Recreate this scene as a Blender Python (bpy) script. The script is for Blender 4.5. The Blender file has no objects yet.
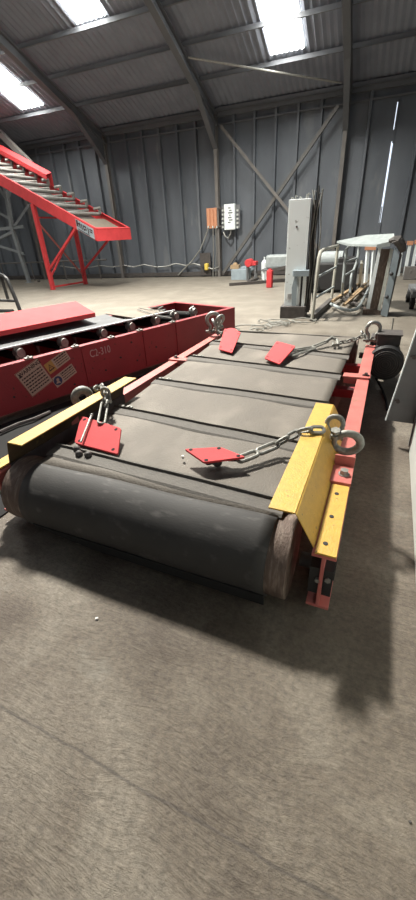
import bpy, bmesh, math, random
from mathutils import Vector, Matrix, noise
random.seed(7)
C = bpy.context.scene.collection
PI = math.pi
V = Vector

# ------------------------------------------------------------------ camera
F_PX, PITCH, ROLL, YAW, H = 371.1255, math.radians(29.9806), math.radians(-3.262), math.radians(23.0057), 1.6
cp, sp = math.cos(PITCH), math.sin(PITCH)
FW = V((-math.sin(YAW)*cp, math.cos(YAW)*cp, -sp))
R0 = V((math.cos(YAW), math.sin(YAW), 0)); U0 = R0.cross(FW)
RT = R0*math.cos(ROLL) + U0*math.sin(ROLL); UP = -R0*math.sin(ROLL) + U0*math.cos(ROLL)
cam = bpy.data.cameras.new('camera'); co = bpy.data.objects.new('camera', cam); C.objects.link(co)
m = Matrix((RT, UP, -FW)).transposed().to_4x4(); m.translation = V((0, 0, H)); co.matrix_world = m
cam.sensor_fit = 'VERTICAL'; cam.sensor_height = 36; cam.lens = F_PX/900*36
cam.clip_end = 200
bpy.context.scene.camera = co

def ray(x, y): return FW*F_PX + RT*(x-208) - UP*(y-450)
def at(x, y, z=0.0):            # where the line of sight through a measured point meets height z
    d = ray(x, y); return V((0, 0, H)) + d*((z-H)/d.z)
def aty(x, y, yy):              # ... meets the upright plane at depth yy
    d = ray(x, y); return V((0, 0, H)) + d*(yy/d.y)
def atn(x, y, n, k):            # ... meets the upright plane n.p = k
    d = ray(x, y); o = V((0, 0, H)); return o + d*((k-o.dot(n))/d.dot(n))

# ------------------------------------------------------------------ materials
def mat(name, col, rough=.6, metal=0, col2=None, scale=6, amt=.5, bump=0, bscale=60, coat=0, detail=6, col3=None, s3=2.0, t3=(.55, .7), stretch=None):
    m = bpy.data.materials.new(name); m.use_nodes = True
    nt = m.node_tree; b = nt.nodes['Principled BSDF']
    b.inputs['Roughness'].default_value = rough; b.inputs['Metallic'].default_value = metal
    b.inputs['Base Color'].default_value = (*col, 1)
    if coat: b.inputs['Coat Weight'].default_value = coat
    tc = nt.nodes.new('ShaderNodeTexCoord')
    vec = tc.outputs['Object']
    if stretch:
        mp = nt.nodes.new('ShaderNodeMapping'); mp.inputs['Scale'].default_value = stretch
        nt.links.new(vec, mp.inputs['Vector']); vec = mp.outputs[0]
    def nz(sc, det=detail):
        n = nt.nodes.new('ShaderNodeTexNoise'); n.inputs['Scale'].default_value = sc; n.inputs['Detail'].default_value = det
        nt.links.new(vec, n.inputs['Vector']); return n
    out = None
    if col2:
        n = nz(scale); r = nt.nodes.new('ShaderNodeValToRGB')
        r.color_ramp.elements[0].position = .5-amt*.5; r.color_ramp.elements[1].position = .5+amt*.5
        r.color_ramp.elements[0].color = (*col, 1); r.color_ramp.elements[1].color = (*col2, 1)
        nt.links.new(n.outputs['Fac'], r.inputs['Fac']); out = r.outputs['Color']
    if col3:
        n = nz(s3, 8); r = nt.nodes.new('ShaderNodeMapRange')
        r.inputs['From Min'].default_value, r.inputs['From Max'].default_value = t3
        nt.links.new(n.outputs['Fac'], r.inputs['Value'])
        mx = nt.nodes.new('ShaderNodeMix'); mx.data_type = 'RGBA'
        nt.links.new(r.outputs[0], mx.inputs[0])
        if out: nt.links.new(out, mx.inputs[6])
        else: mx.inputs[6].default_value = (*col, 1)
        mx.inputs[7].default_value = (*col3, 1); out = mx.outputs[2]
    if out: nt.links.new(out, b.inputs['Base Color'])
    if bump:
        n = nz(bscale, 8); bp = nt.nodes.new('ShaderNodeBump'); bp.inputs['Strength'].default_value = bump
        bp.inputs['Distance'].default_value = .01
        nt.links.new(n.outputs['Fac'], bp.inputs['Height']); nt.links.new(bp.outputs[0], b.inputs['Normal'])
    return m

M = {}
M['red'] = mat('red paint', (.62, .05, .055), .78, col2=(.5, .035, .04), scale=5, bump=.1)
M['red_pale'] = mat('pale red paint', (.56, .17, .145), .5, col2=(.46, .12, .105), scale=9, amt=.4, bump=.1, col3=(.33, .15, .11), s3=14, t3=(.6, .72))  # red paled so the glossy sheen on the beams sits in the colour
M['red_dark'] = mat('dark red panel paint', (.36, .042, .05), .5, col2=(.28, .034, .042), scale=4, bump=.15, col3=(.10, .035, .03), s3=22, t3=(.64, .7))
M['yellow'] = mat('yellow paint', (.62, .38, .065), .5, col2=(.55, .33, .06), scale=30, amt=.3, bump=.3, bscale=120, col3=(.3, .2, .07), s3=40, t3=(.66, .72))
M['brown_yellow'] = mat('brownish yellow paint', (.10, .068, .03), .7, col2=(.06, .045, .03), scale=9, bump=.3, col3=(.24, .16, .045), s3=7, t3=(.62, .72))  # darker, browner yellow for the left guard web
M['belt'] = mat('dusty rubber belt', (.165, .145, .120), .75, col2=(.125, .112, .094), scale=5, amt=.7, bump=.4, bscale=90, col3=(.21, .187, .157), s3=3, t3=(.5, .7), stretch=(1, .6, 1))
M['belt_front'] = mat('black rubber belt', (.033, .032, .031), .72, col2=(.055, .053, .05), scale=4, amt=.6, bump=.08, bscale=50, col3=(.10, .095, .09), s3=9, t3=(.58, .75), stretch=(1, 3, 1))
M['cleat'] = mat('belt overlap strip', (.125, .115, .10), .8, col2=(.10, .092, .082), scale=20, bump=.3)
M['belt_grey'] = mat('grey belt', (.15, .155, .16), .85, col2=(.10, .105, .11), scale=7, amt=.4, bump=.2, stretch=(1, .3, 1))
M['rust'] = mat('rusty steel', (.17, .12, .095), .7, col2=(.10, .07, .055), scale=12, bump=.5, col3=(.27, .21, .17), s3=18, t3=(.5, .72), stretch=(3, 1, .6))
M['galv'] = mat('galvanised steel', (.42, .42, .39), .45, .6, col2=(.26, .26, .24), scale=30, bump=.2)
M['chain'] = mat('weathered chain steel', (.33, .33, .30), .55, .25, col2=(.17, .17, .15), scale=40, bump=.3)
M['black'] = mat('black metal', (.018, .018, .02), .45, col2=(.03, .03, .03), scale=10)
M['rubber'] = mat('black rubber', (.013, .013, .013), .95)
M['dark'] = mat('dark grimy steel', (.05, .045, .042), .6, col2=(.09, .08, .075), scale=12, bump=.3)
M['grey_steel'] = mat('grey painted steel', (.17, .175, .18), .5, col2=(.13, .135, .14), scale=8)
M['grey_light'] = mat('light grey paint', (.82, .88, .88), .5, col2=(.76, .82, .82), scale=3, col3=(.3, .3, .28), s3=9, t3=(.66, .76))
M['white_paint'] = mat('off white paint', (.6, .62, .58), .5, col2=(.5, .53, .5), scale=5)
M['pale_blue'] = mat('pale blue grey paint', (.33, .4, .44), .5, col2=(.26, .31, .34), scale=6)
M['brace_steel'] = mat('bare brace steel', (.13, .125, .115), .6, col2=(.09, .088, .085), scale=5)
M['orange'] = mat('orange board', (.62, .3, .17), .6, col2=(.5, .22, .12), scale=9)
M['wood'] = mat('timber', (.4, .29, .17), .7, col2=(.3, .2, .11), scale=8, stretch=(1, 1, 6))
M['ply'] = mat('plywood', (.2, .165, .125), .7, col2=(.15, .125, .10), scale=6)
M['yellow_plastic'] = mat('yellow plastic', (.75, .55, .1), .5)
M['label'] = mat('sticker cream', (.52, .43, .33), .5)
M['label_yellow'] = mat('sticker amber', (.55, .34, .1), .5)
M['label_blue'] = mat('sticker blue', (.03, .05, .14), .5)
M['ink'] = mat('sticker ink', (.05, .03, .03), .6)
M['red_ink'] = mat('sticker red ink', (.3, .05, .04), .6)
M['white_ink'] = mat('stencil white', (.6, .42, .4), .6)
M['roller'] = mat('dusty roller tube', (.30, .29, .27), .6, col2=(.17, .165, .155), scale=12)
M['lattice'] = mat('grey lattice steel', (.27, .29, .30), .6, col2=(.2, .215, .22), scale=5)
M['top_sheet'] = mat('dusty pale sheet', (.30, .335, .33), .6, col2=(.22, .25, .25), scale=7)
M['cream_tube'] = mat('cream guard rail paint', (.45, .44, .38), .5, col2=(.36, .36, .32), scale=10)
M['rail_grey'] = mat('weathered grey rail paint', (.38, .42, .42), .5, col2=(.27, .3, .3), scale=12)
M['paper'] = mat('white paper', (.7, .7, .68), .8)

# concrete floor: trowel swirls, stains, two hairline joints (in the slab itself); far end painted brighter
def floor_mat():
    m = bpy.data.materials.new('concrete floor'); m.use_nodes = True; nt = m.node_tree; N = nt.nodes; K = nt.links
    b = N['Principled BSDF']; tc = N.new('ShaderNodeTexCoord'); P = tc.outputs['Object']
    def nz(sc, det, vec=P, dist=0, rough=.55):
        n = N.new('ShaderNodeTexNoise'); n.inputs['Scale'].default_value = sc; n.inputs['Detail'].default_value = det
        n.inputs['Distortion'].default_value = dist; n.inputs['Roughness'].default_value = rough; K.new(vec, n.inputs['Vector']); return n.outputs['Fac']
    def ramp(f, stops):
        r = N.new('ShaderNodeValToRGB'); e = r.color_ramp.elements
        e[0].position, e[0].color = stops[0][0], (*stops[0][1], 1); e[1].position, e[1].color = stops[-1][0], (*stops[-1][1], 1)
        for p, c in stops[1:-1]:
            x = e.new(p); x.color = (*c, 1)
        K.new(f, r.inputs['Fac']); return r.outputs['Color']
    def mix(f, a, c, mode='MIX'):
        x = N.new('ShaderNodeMix'); x.data_type = 'RGBA'; x.blend_type = mode
        if isinstance(f, float): x.inputs[0].default_value = f
        else: K.new(f, x.inputs[0])
        K.new(a, x.inputs[6])
        if isinstance(c, tuple): x.inputs[7].default_value = (*c, 1)
        else: K.new(c, x.inputs[7])
        return x.outputs[2]
    def mr(f, a, c, t0=0., t1=1.):
        r = N.new('ShaderNodeMapRange'); r.inputs['From Min'].default_value = a; r.inputs['From Max'].default_value = c
        r.inputs['To Min'].default_value = t0; r.inputs['To Max'].default_value = t1; K.new(f, r.inputs['Value']); return r.outputs[0]
    base = ramp(nz(1.7, 9, dist=.4), [(.32, (.088, .068, .051)), (.5, (.150, .124, .096)), (.66, (.235, .207, .167))])
    mott = ramp(nz(34, 9, rough=.75), [(.32, (.45, .45, .45)), (.68, (1.25, 1.25, 1.22))])
    col = mix(.85, base, mott, 'MULTIPLY')
    # swirling trowel strokes: stretched noise bent by a slow noise
    bend = N.new('ShaderNodeTexNoise'); bend.inputs['Scale'].default_value = 1.3; bend.inputs['Detail'].default_value = 2; K.new(P, bend.inputs['Vector'])
    add = N.new('ShaderNodeVectorMath'); add.operation = 'MULTIPLY_ADD'
    K.new(bend.outputs['Color'], add.inputs[0]); add.inputs[1].default_value = (.30, .30, 0); K.new(P, add.inputs[2])
    mp = N.new('ShaderNodeMapping'); mp.inputs['Rotation'].default_value = (0, 0, .9); mp.inputs['Scale'].default_value = (9, 60, 1); K.new(add.outputs[0], mp.inputs['Vector'])
    st = nz(1.0, 9, mp.outputs[0], .3, .7)
    col = mix(mr(st, .5, .75, 0, .22), col, (.28, .25, .205))
    col = mix(mr(nz(.55, 5, dist=.6), .56, .72, 0, .45), col, (.11, .083, .064))
    col = mix(mr(nz(2.6, 7), .62, .72, 0, .4), col, (.25, .245, .21))
    pit = nz(130, 4)
    col = mix(mr(pit, .66, .74, 0, .5), col, (.07, .06, .05))
    # joints
    sep = N.new('ShaderNodeSeparateXYZ'); K.new(P, sep.inputs[0])
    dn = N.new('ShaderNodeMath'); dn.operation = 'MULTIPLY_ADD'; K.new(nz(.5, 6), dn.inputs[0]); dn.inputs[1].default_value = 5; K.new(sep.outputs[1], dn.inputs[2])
    col = mix(mr(dn.outputs[0], 6.5, 11.5, 0, .5), col, (.27, .25, .21))  # far floor painted paler to stand in for the stronger light there
    wob = nz(5, 6)
    def joint(p0, p1, w, strength, c=(.05, .042, .036)):
        nonlocal col
        n = V((-(p1.y-p0.y), p1.x-p0.x)).normalized(); k = n.x*p0.x + n.y*p0.y
        dx = N.new('ShaderNodeMath'); dx.operation = 'MULTIPLY_ADD'; K.new(sep.outputs[0], dx.inputs[0]); dx.inputs[1].default_value = n.x; dx.inputs[2].default_value = -k
        dy = N.new('ShaderNodeMath'); dy.operation = 'MULTIPLY_ADD'; K.new(sep.outputs[1], dy.inputs[0]); dy.inputs[1].default_value = n.y; K.new(dx.outputs[0], dy.inputs[2])
        ww = N.new('ShaderNodeMath'); ww.operation = 'MULTIPLY_ADD'; K.new(wob, ww.inputs[0]); ww.inputs[1].default_value = .03; K.new(dy.outputs[0], ww.inputs[2])
        s = N.new('ShaderNodeMath'); s.operation = 'SUBTRACT'; K.new(ww.outputs[0], s.inputs[0]); s.inputs[1].default_value = .015
        a = N.new('ShaderNodeMath'); a.operation = 'ABSOLUTE'; K.new(s.outputs[0], a.inputs[0])
        col = mix(mr(a.outputs[0], w*.3, w, strength, 0), col, c)
    joint(at(0, 706).xy, at(310, 886).xy, .007, .6)
    K.new(col, b.inputs['Base Color'])
    b.inputs['Roughness'].default_value = .62
    bp = N.new('ShaderNodeBump'); bp.inputs['Strength'].default_value = .8; bp.inputs['Distance'].default_value = .008
    s2 = N.new('ShaderNodeMath'); s2.operation = 'ADD'; K.new(st, s2.inputs[0]); K.new(nz(60, 8, rough=.7), s2.inputs[1])
    K.new(s2.outputs[0], bp.inputs['Height']); K.new(bp.outputs[0], b.inputs['Normal'])
    return m
M['floor'] = floor_mat()
M['wall'] = mat('blue grey wall sheet', (.080, .092, .108), .6, col2=(.14, .155, .175), scale=.9, amt=.45, col3=(.21, .215, .22), s3=1.6, t3=(.6, .8), bump=.2, bscale=20, stretch=(1, 1, .35))
M['roof'] = mat('brown grey roof sheet', (.23, .25, .295), .8, col2=(.185, .2, .24), scale=2, bump=.2)
M['frame_steel'] = mat('portal frame steel', (.10, .108, .12), .7, col2=(.13, .135, .145), scale=3)
M['post_steel'] = mat('weathered column steel', (.12, .115, .11), .6, col2=(.17, .155, .14), scale=3)
def emis(name, col, s):
    m = bpy.data.materials.new(name); m.use_nodes = True; nt = m.node_tree
    e = nt.nodes.new('ShaderNodeEmission'); e.inputs['Color'].default_value = (*col, 1); e.inputs['Strength'].default_value = s
    nt.links.new(e.outputs[0], nt.nodes['Material Output'].inputs['Surface']); nt.nodes.remove(nt.nodes['Principled BSDF']); return m
M['sky_sheet'] = emis('daylit translucent sheet', (1, .985, .92), 44)
M['sky_sheet_clear'] = emis('sunlit translucent sheet', (1, .955, .87), 1750)

# ------------------------------------------------------------------ mesh builder
class MB:
    def __init__(s): s.bm = bmesh.new()
    def _xf(s, vs, m):
        bmesh.ops.transform(s.bm, matrix=m, verts=vs)
    def box(s, c, size, rot=None):
        vs = bmesh.ops.create_cube(s.bm, size=1)['verts']
        m = Matrix.Translation(V(c)) @ (rot.to_4x4() if rot else Matrix()) @ Matrix.Diagonal((*size, 1))
        s._xf(vs, m); return s
    def beam(s, a, b, w, h, up=(0, 0, 1)):
        a, b = V(a), V(b); d = b-a; L = d.length; d.normalize(); up = V(up)
        x = d.cross(up)
        if x.length < 1e-4: x = d.cross(V((0, 1, 0)))
        x.normalize(); z = x.cross(d)
        m = Matrix((x, d, z)).transposed()
        return s.box((a+b)/2, (w, L, h), m)
    def hbeam(s, a, b, w, h, t=.014, up=(0, 0, 1)):   # I section
        a, b = V(a), V(b); d = (b-a).normalized(); upv = V(up); x = d.cross(upv).normalized(); z = x.cross(d)
        s.beam(a+z*(h/2-t/2), b+z*(h/2-t/2), w, t, up); s.beam(a-z*(h/2-t/2), b-z*(h/2-t/2), w, t, up); s.beam(a, b, t, h-2*t+.001, up)
        return s
    def angle(s, a, b, w, t=.008, up=(0, 0, 1)):       # L section
        a, b = V(a), V(b); d = (b-a).normalized(); upv = V(up); x = d.cross(upv)
        if x.length < 1e-3: x = d.cross(V((0, 1, 0)))
        x.normalize(); z = x.cross(d)
        s.beam(a+x*w/2, b+x*w/2, w, t, up); s.beam(a+z*w/2, b+z*w/2, t, w, up); return s
    def cyl(s, a, b, r, r2=None, seg=20, cap=True):
        a, b = V(a), V(b); d = b-a
        r2 = r if r2 is None else r2
        g = bmesh.ops.create_cone(s.bm, cap_ends=cap, segments=seg, radius1=r, radius2=r2, depth=d.length)
        q = V((0, 0, 1)).rotation_difference(d.normalized())
        s._xf(g['verts'], Matrix.Translation((a+b)/2) @ q.to_matrix().to_4x4()); return s
    def sphere(s, c, r, sc=(1, 1, 1), seg=12):
        g = bmesh.ops.create_uvsphere(s.bm, u_segments=seg, v_segments=seg//2+2, radius=r)
        s._xf(g['verts'], Matrix.Translation(V(c)) @ Matrix.Diagonal((*sc, 1))); return s
    def tube(s, pts, r, seg=8, closed=False):
        pts = [V(p) for p in pts]; n = len(pts); rings = []
        prev = None
        for i, p in enumerate(pts):
            if closed: t = pts[(i+1) % n]-pts[i-1]
            else: t = pts[min(i+1, n-1)]-pts[max(i-1, 0)]
            t.normalize()
            if prev is None:
                a = t.cross(V((0, 0, 1)))
                if a.length < .05: a = t.cross(V((1, 0, 0)))
            else: a = prev - t*prev.dot(t)
            a.normalize(); prev = a; b = t.cross(a)
            rr = r[i] if isinstance(r, (list, tuple)) else r
            rings.append([s.bm.verts.new(p+(a*math.cos(2*PI*k/seg)+b*math.sin(2*PI*k/seg))*rr) for k in range(seg)])
        for i in range(n if closed else n-1):
            A, B = rings[i], rings[(i+1) % n]
            if closed and i == n-1:   # match twist
                off = min(range(seg), key=lambda o: (A[0].co-B[o].co).length); B = B[off:]+B[:off]
            for k in range(seg):
                s.bm.faces.new((A[k], A[(k+1) % seg], B[(k+1) % seg], B[k]))
        if not closed:
            s.bm.faces.new(rings[0][::-1]); s.bm.faces.new(rings[-1])
        return s
    def prism(s, poly, ext):      # poly: list of 3D points, extruded by vector ext
        ext = V(ext); A = [s.bm.verts.new(V(p)) for p in poly]; B = [s.bm.verts.new(V(p)+ext) for p in poly]; n = len(A)
        s.bm.faces.new(A[::-1]); s.bm.faces.new(B)
        for i in range(n): s.bm.faces.new((A[i], A[(i+1) % n], B[(i+1) % n], B[i]))
        return s
    def plate(s, q, t, holes=None):   # quad corners + thickness along its normal (downwards)
        q = [V(p) for p in q]; n = (q[1]-q[0]).cross(q[3]-q[0]).normalized()
        if n.z < 0: n = -n
        return s.prism(q, -n*t)
    def strip(s, prof, ext):       # open thick profile handled by caller as poly
        return s.prism(prof, ext)
    def build(s, name, m, parent=None, smooth=False, bevel=0):
        bmesh.ops.recalc_face_normals(s.bm, faces=s.bm.faces)
        me = bpy.data.meshes.new(name); s.bm.to_mesh(me); s.bm.free()
        ob = bpy.data.objects.new(name, me); C.objects.link(ob)
        me.materials.append(M[m] if isinstance(m, str) else m)
        if smooth:
            for p in me.polygons: p.use_smooth = True
            md = ob.modifiers.new('es', 'EDGE_SPLIT'); md.split_angle = math.radians(40)
        if bevel:
            md = ob.modifiers.new('bev', 'BEVEL'); md.width = bevel; md.segments = 2; md.limit_method = 'ANGLE'
        if parent: ob.parent = parent
        return ob

def root(name, loc, label, cat, group=None, rz=0):
    o = bpy.data.objects.new(name, None); C.objects.link(o); o.empty_display_size = .1
    o.location = loc; o.rotation_euler = (0, 0, rz); tag(o, label, cat, group); return o
def tag(o, label, cat, group=None, kind=None):
    o['label'] = label; o['category'] = cat
    if group: o['group'] = group
    if kind: o['kind'] = kind
    return o
def st(o): o['kind'] = 'structure'; return o
def single(name, mb, m, label, cat, group=None, **k):
    return tag(mb.build(name, m, **k), label, cat, group)
def recentre(o):                # move a mesh thing's origin to the bottom centre of its mesh
    vs = [v.co for v in o.data.vertices]
    c = V(((min(v.x for v in vs)+max(v.x for v in vs))/2, (min(v.y for v in vs)+max(v.y for v in vs))/2, min(v.z for v in vs)))
    o.data.transform(Matrix.Translation(-c)); o.location = c; return o

# ------------------------------------------------------------------ the shed
D = 17.3; SL = math.radians(19.13); EAVE = 5.62; RY = 1.0
def roofz(y): return EAVE + (D-abs(y-RY)-RY)*math.tan(SL)
X0, X1, Y0 = -26, 9, -9.0
mb = MB(); mb.box(((X0+X1)/2, (D+Y0)/2, -.05), (X1-X0+2, D-Y0+.6, .1)); st(mb.build('floor', 'floor'))
# far wall: flat sheets with a standing rib every 0.79 m
def wall_prof(x0, x1):
    pts = []; x = math.floor((x0+.04)/.79)*.79-.04
    pts.append((x0, D))
    k = math.ceil((x0+.1)/.79)
    while k*.79+.02 < x1-.05:
        xr = k*.79+.02
        if xr-.06 > x0: pts += [(xr-.06, D), (xr-.04, D-.14), (xr+.04, D-.14), (xr+.06, D)]
        k += 1
    pts.append((x1, D)); return pts
def wall_piece(name, x0, x1, z0, z1, shear=0):
    pr = wall_prof(x0, x1); mb = MB()
    lo = [mb.bm.verts.new((x, y, z0)) for x, y in pr]; hi = [mb.bm.verts.new((x, y, z1)) for x, y in pr]
    for i in range(len(pr)-1): mb.bm.faces.new((lo[i], lo[i+1], hi[i+1], hi[i]))
    o = st(mb.build(name, 'wall')); md = o.modifiers.new('s', 'SOLIDIFY'); md.thickness = .03; md.offset = 1
    return o
GX = .06     # a sliver of daylight where two sheets do not meet
wall_piece('wall_back', X0, GX-.03, 0, EAVE+.15)
wall_piece('wall_back_right', GX+.03, X1, 0, EAVE+.15)
mb = MB(); mb.box((GX, D-.02, .85), (.1, .05, 1.7)); 
mb.box((GX-.005, D-.02, 1.95), (.035, .05, .5)); mb.box((GX, D-.02, 5.3), (.1, .05, .5)); mb.box((GX+.02, D-.02, 4.55), (.05, .05, 1.1)); mb.box((GX-.02, D-.02, 4.2), (.05, .05, .3))
st(mb.build('trim_1', 'wall'))
mb = MB(); mb.box((X0-.05, (D+Y0)/2, 3.6), (.1, D-Y0, 7.4)); st(mb.build('wall_left', 'wall'))
mb = MB(); mb.box((X1+.05, (D+Y0)/2, 3.6), (.1, D-Y0, 7.4)); st(mb.build('wall_right', 'wall'))
mb = MB(); mb.box(((X0+X1)/2, Y0-.05, 3.6), (X1-X0, .1, 7.4)); st(mb.build('wall_front', 'wall'))
# roof: corrugated, two slopes
def corr(name, x0, x1, ya, yb, m, pitch=.15, amp=.02, off=0.0, thick=.0):
    mb = MB(); n = int((x1-x0)/pitch*2); A = []; B = []
    for i in range(n+1):
        x = x0+(x1-x0)*i/n; dz = (amp if i % 2 else -amp)+off
        A.append(mb.bm.verts.new((x, ya, roofz(ya)+dz))); B.append(mb.bm.verts.new((x, yb, roofz(yb)+dz)))
    for i in range(n): mb.bm.faces.new((A[i], A[i+1], B[i+1], B[i]))
    return mb.build(name, m)
st(corr('ceiling', X0, X1, D+.1, RY, 'roof', .2))
st(corr('ceiling_near', X0, X1, RY, Y0, 'roof', .2))
# skylight sheets: long visible ones near the far eave, others further up the slope
wins = [(-3.72, -2.74, 15.42, 12.2, 'sky_sheet'), (-8.85, -7.9, 13.05, 9.9, 'sky_sheet'), (-13.6, -12.55, 15.4, 12.3, 'sky_sheet'),
        (-6.02, -5.35, 7.85, 6.8, 'sky_sheet_clear'), (-13.6, -12.6, 8.6, 5.4, 'sky_sheet'),
        (-18.6, -17.6, 13.0, 9.8, 'sky_sheet')]
for i, (x0, x1, ya, yb, mm) in enumerate(wins):
    st(corr('window_%d' % (i+1), x0, x1, ya, yb, mm, .15, .018, -.035))
# purlins (one structural member each), rafters, columns
py = [17.05, 15.75, 14.45, 13.1, 11.8, 10.5, 9.1, 7.7, 6.3+.9, 4.9, 3.4, 2.0]
py = [17.05, 15.6, 14.3, 13.1, 11.7, 10.4, 9.3, 8.35, 6.65, 5.2, 3.1, 2.0]
tn = 2
def trim(mb, m):
    global tn
    o = st(mb.build('trim_%d' % tn, m)); tn += 1; return o
for y in py:
    mb = MB(); z = roofz(y)-.13
    mb.beam((X0, y, z+.01), (X1, y, z+.01), .05, .11)
    mb.beam((X0, y-.02, z-.045), (X1, y-.02, z-.045), .06, .010)
    trim(mb, 'frame_steel')
cx = [-20.9, -16.05, -11.2, -6.2, -1.48, 3.4, 8.2]
for x in cx:
    mb = MB(); mb.hbeam((x, D-.22, 0), (x, D-.22, EAVE-.1), .13, .2, .012, up=(0, 1, 0)); trim(mb, 'post_steel')
    mb = MB(); a = V((x, D-.15, roofz(D)-.34)); b = V((x, RY, roofz(RY)-.34))
    mb.hbeam(a, b, .2, .3, .014)
    h0 = V((x, D-.3, roofz(D)-.42)); h1 = V((x, D-2.2, roofz(D-2.2)-.45))     # haunch
    mb.prism([h0+V((-.008, 0, -.75)), h0+V((-.008, 0, 0)), h1+V((-.008, 0, 0))], (.016, 0, 0))
    mb.beam(h0+V((0, 0, -.75)), h1, .18, .014)
    trim(mb, 'frame_steel')
mb = MB(); mb.beam((X0, D-.14, EAVE-.1), (X1, D-.14, EAVE-.1), .12, .22); mb.beam((X0, D-.1, EAVE-.42), (X1, D-.1, EAVE-.42), .06, .05); trim(mb, 'frame_steel')  # eaves beam
mb = MB(); mb.beam((X0, D-.13, .12), (X1, D-.13, .12), .08, .16); trim(mb, 'dark')
# wall cross bracing
mb = MB(); mb.angle((-5.95, D-.36, .12), (-1.75, D-.36, 5.1), .11, .012, up=(0, 1, 0)); trim(mb, 'brace_steel')
mb = MB(); mb.angle((-5.95, D-.46, 5.05), (-1.65, D-.46, .5), .10, .012, up=(0, 1, 0)); trim(mb, 'post_steel')
# rod brace in the roof plane
mb = MB(); mb.tube([(-6.1, 14.55, roofz(14.55)-.25), (-1.7, 16.55, roofz(16.55)-.3)], .03); trim(mb, 'galv')
# waist-high pipe rail along the far wall, left
mb = MB(); mb.tube([(-19, 16.6, .85), (-11.7, 16.6, .85)], .035)
for x in (-18.5, -16.4, -14.3, -12.2): mb.cyl((x, 16.6, 0), (x, 16.6, .85), .03)
single('pipe_rail', mb, 'post_steel', 'waist-high grey pipe rail at the foot of the far wall behind the steel tower', 'railing')

# ------------------------------------------------------------------ main belt conveyor
AZ = math.radians(2.2)
Av = V((math.sin(AZ), math.cos(AZ), 0)); Bv = V((math.cos(AZ), -math.sin(AZ), 0))
def W(u, v, z=0.): return Bv*u + Av*v + V((0, 0, z))
CU, CV = -1.06, 3.05
conv = root('belt_conveyor', W(CU, CV, 0), 'long low belt conveyor with overlapped black belt and yellow end guards in the foreground', 'conveyor', rz=-AZ)
def Lc(u, v, z): return V((u-CU, v-CV, z))
def c_build(mb, name, m, par=conv, **k): return mb.build(name, m, par, **k)
ZR = .40
def belt_r(v): return -.292+(v-1.35)*.016
def belt_l(v): return -1.80-(v-1.35)*.022
# side beams
for (u0, u1, v0, v1) in ((-.109, -.006, 1.215, 4.74), (-2.105, -2.0, 1.215, 4.9)):
    mb = MB(); uc = (u0+u1)/2; w = u1-u0
    mb.hbeam(Lc(uc, v0, ZR/2+.035), Lc(uc, v1, ZR/2+.035), w, ZR-.07, .016)
    c_build(mb, 'side_beam', 'red_pale', bevel=.002)
for v in (1.5, 3.2, 4.6):
    for u in (-.0575, -2.0525):
        mb = MB(); mb.box(Lc(u, v, .018), (.1, .22, .035)); c_build(mb, 'foot', 'dark')
# drums with rusty rims
def drum(v, r, zc):
    mb = MB(); mb.cyl(Lc(-.203, v, zc), Lc(-1.955, v, zc), r, seg=64); d = c_build(mb, 'drum', 'rust', smooth=True)
    mb = MB(); mb.cyl(Lc(-.02, v, zc), Lc(-.17, v, zc), .035, seg=16); mb.cyl(Lc(-2.07, v, zc), Lc(-1.94, v, zc), .035, seg=16)
    mb.build('shaft', 'dark', d, smooth=True)
R1 = .205
drum(1.34, R1, .225); drum(4.86, .19, .24)
# belt: one closed loop profile swept across, edges following the slight taper
def belt_mesh():
    prof = []      # (v, z) outer surface
    n = 26
    for i in range(n+1):
        a = PI/2 + PI*i/n   # front half turn, top to bottom
        prof.append((1.34+(R1+.014)*math.cos(a), .225+(R1+.014)*math.sin(a)))
    m_ = 22
    for i in range(1, m_): 
        t = i/m_; v = 1.34+(4.86-1.34)*t
        prof.append((v, .018+.02*math.sin(t*PI)))
    for i in range(n+1):
        a = -PI/2 + PI*i/n
        prof.append((4.86+.203*math.cos(a), .24+.203*math.sin(a)))
    for i in range(1, 40):
        t = i/40; v = 4.86+(1.34-4.86)*t
        prof.append((v, .444-.008*math.sin(PI*((v*1.45) % 1))))
    return prof
prof = belt_mesh()
def belt_sel(front):
    bm = bmesh.new(); N = len(prof); nu = 24; grid = []
    for j in range(nu+1):
        row = []
        for i, (v, z) in enumerate(prof):
            l = belt_l(v); r = belt_r(v); u = l+(r-l)*j/nu
            dz = .004*math.sin(u*7+v*3)
            if j in (0, nu): dz -= .004
            vv = v
            row.append(bm.verts.new(Lc(u, vv, z+dz)))
        grid.append(row)
    for j in range(nu):
        for i in range(N):
            k = (i+1) % N
            v_mid = (prof[i][0]+prof[k][0])/2; z_mid = (prof[i][1]+prof[k][1])/2
            isf = v_mid < 1.37
            if isf == front: bm.faces.new((grid[j][i], grid[j][k], grid[j+1][k], grid[j+1][i]))
    for v in [v for v in bm.verts if not v.link_faces]: bm.verts.remove(v)
    mb = MB(); mb.bm.free(); mb.bm = bm
    return mb
b1 = c_build(belt_sel(False), 'belt', 'belt')
b2 = belt_sel(True).build('drum_wrap', 'belt_front', b1)
for b in (b1, b2):
    for p in b.data.polygons: p.use_smooth = True
    md = b.modifiers.new('t', 'SOLIDIFY'); md.thickness = .012; md.offset = -1
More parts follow.
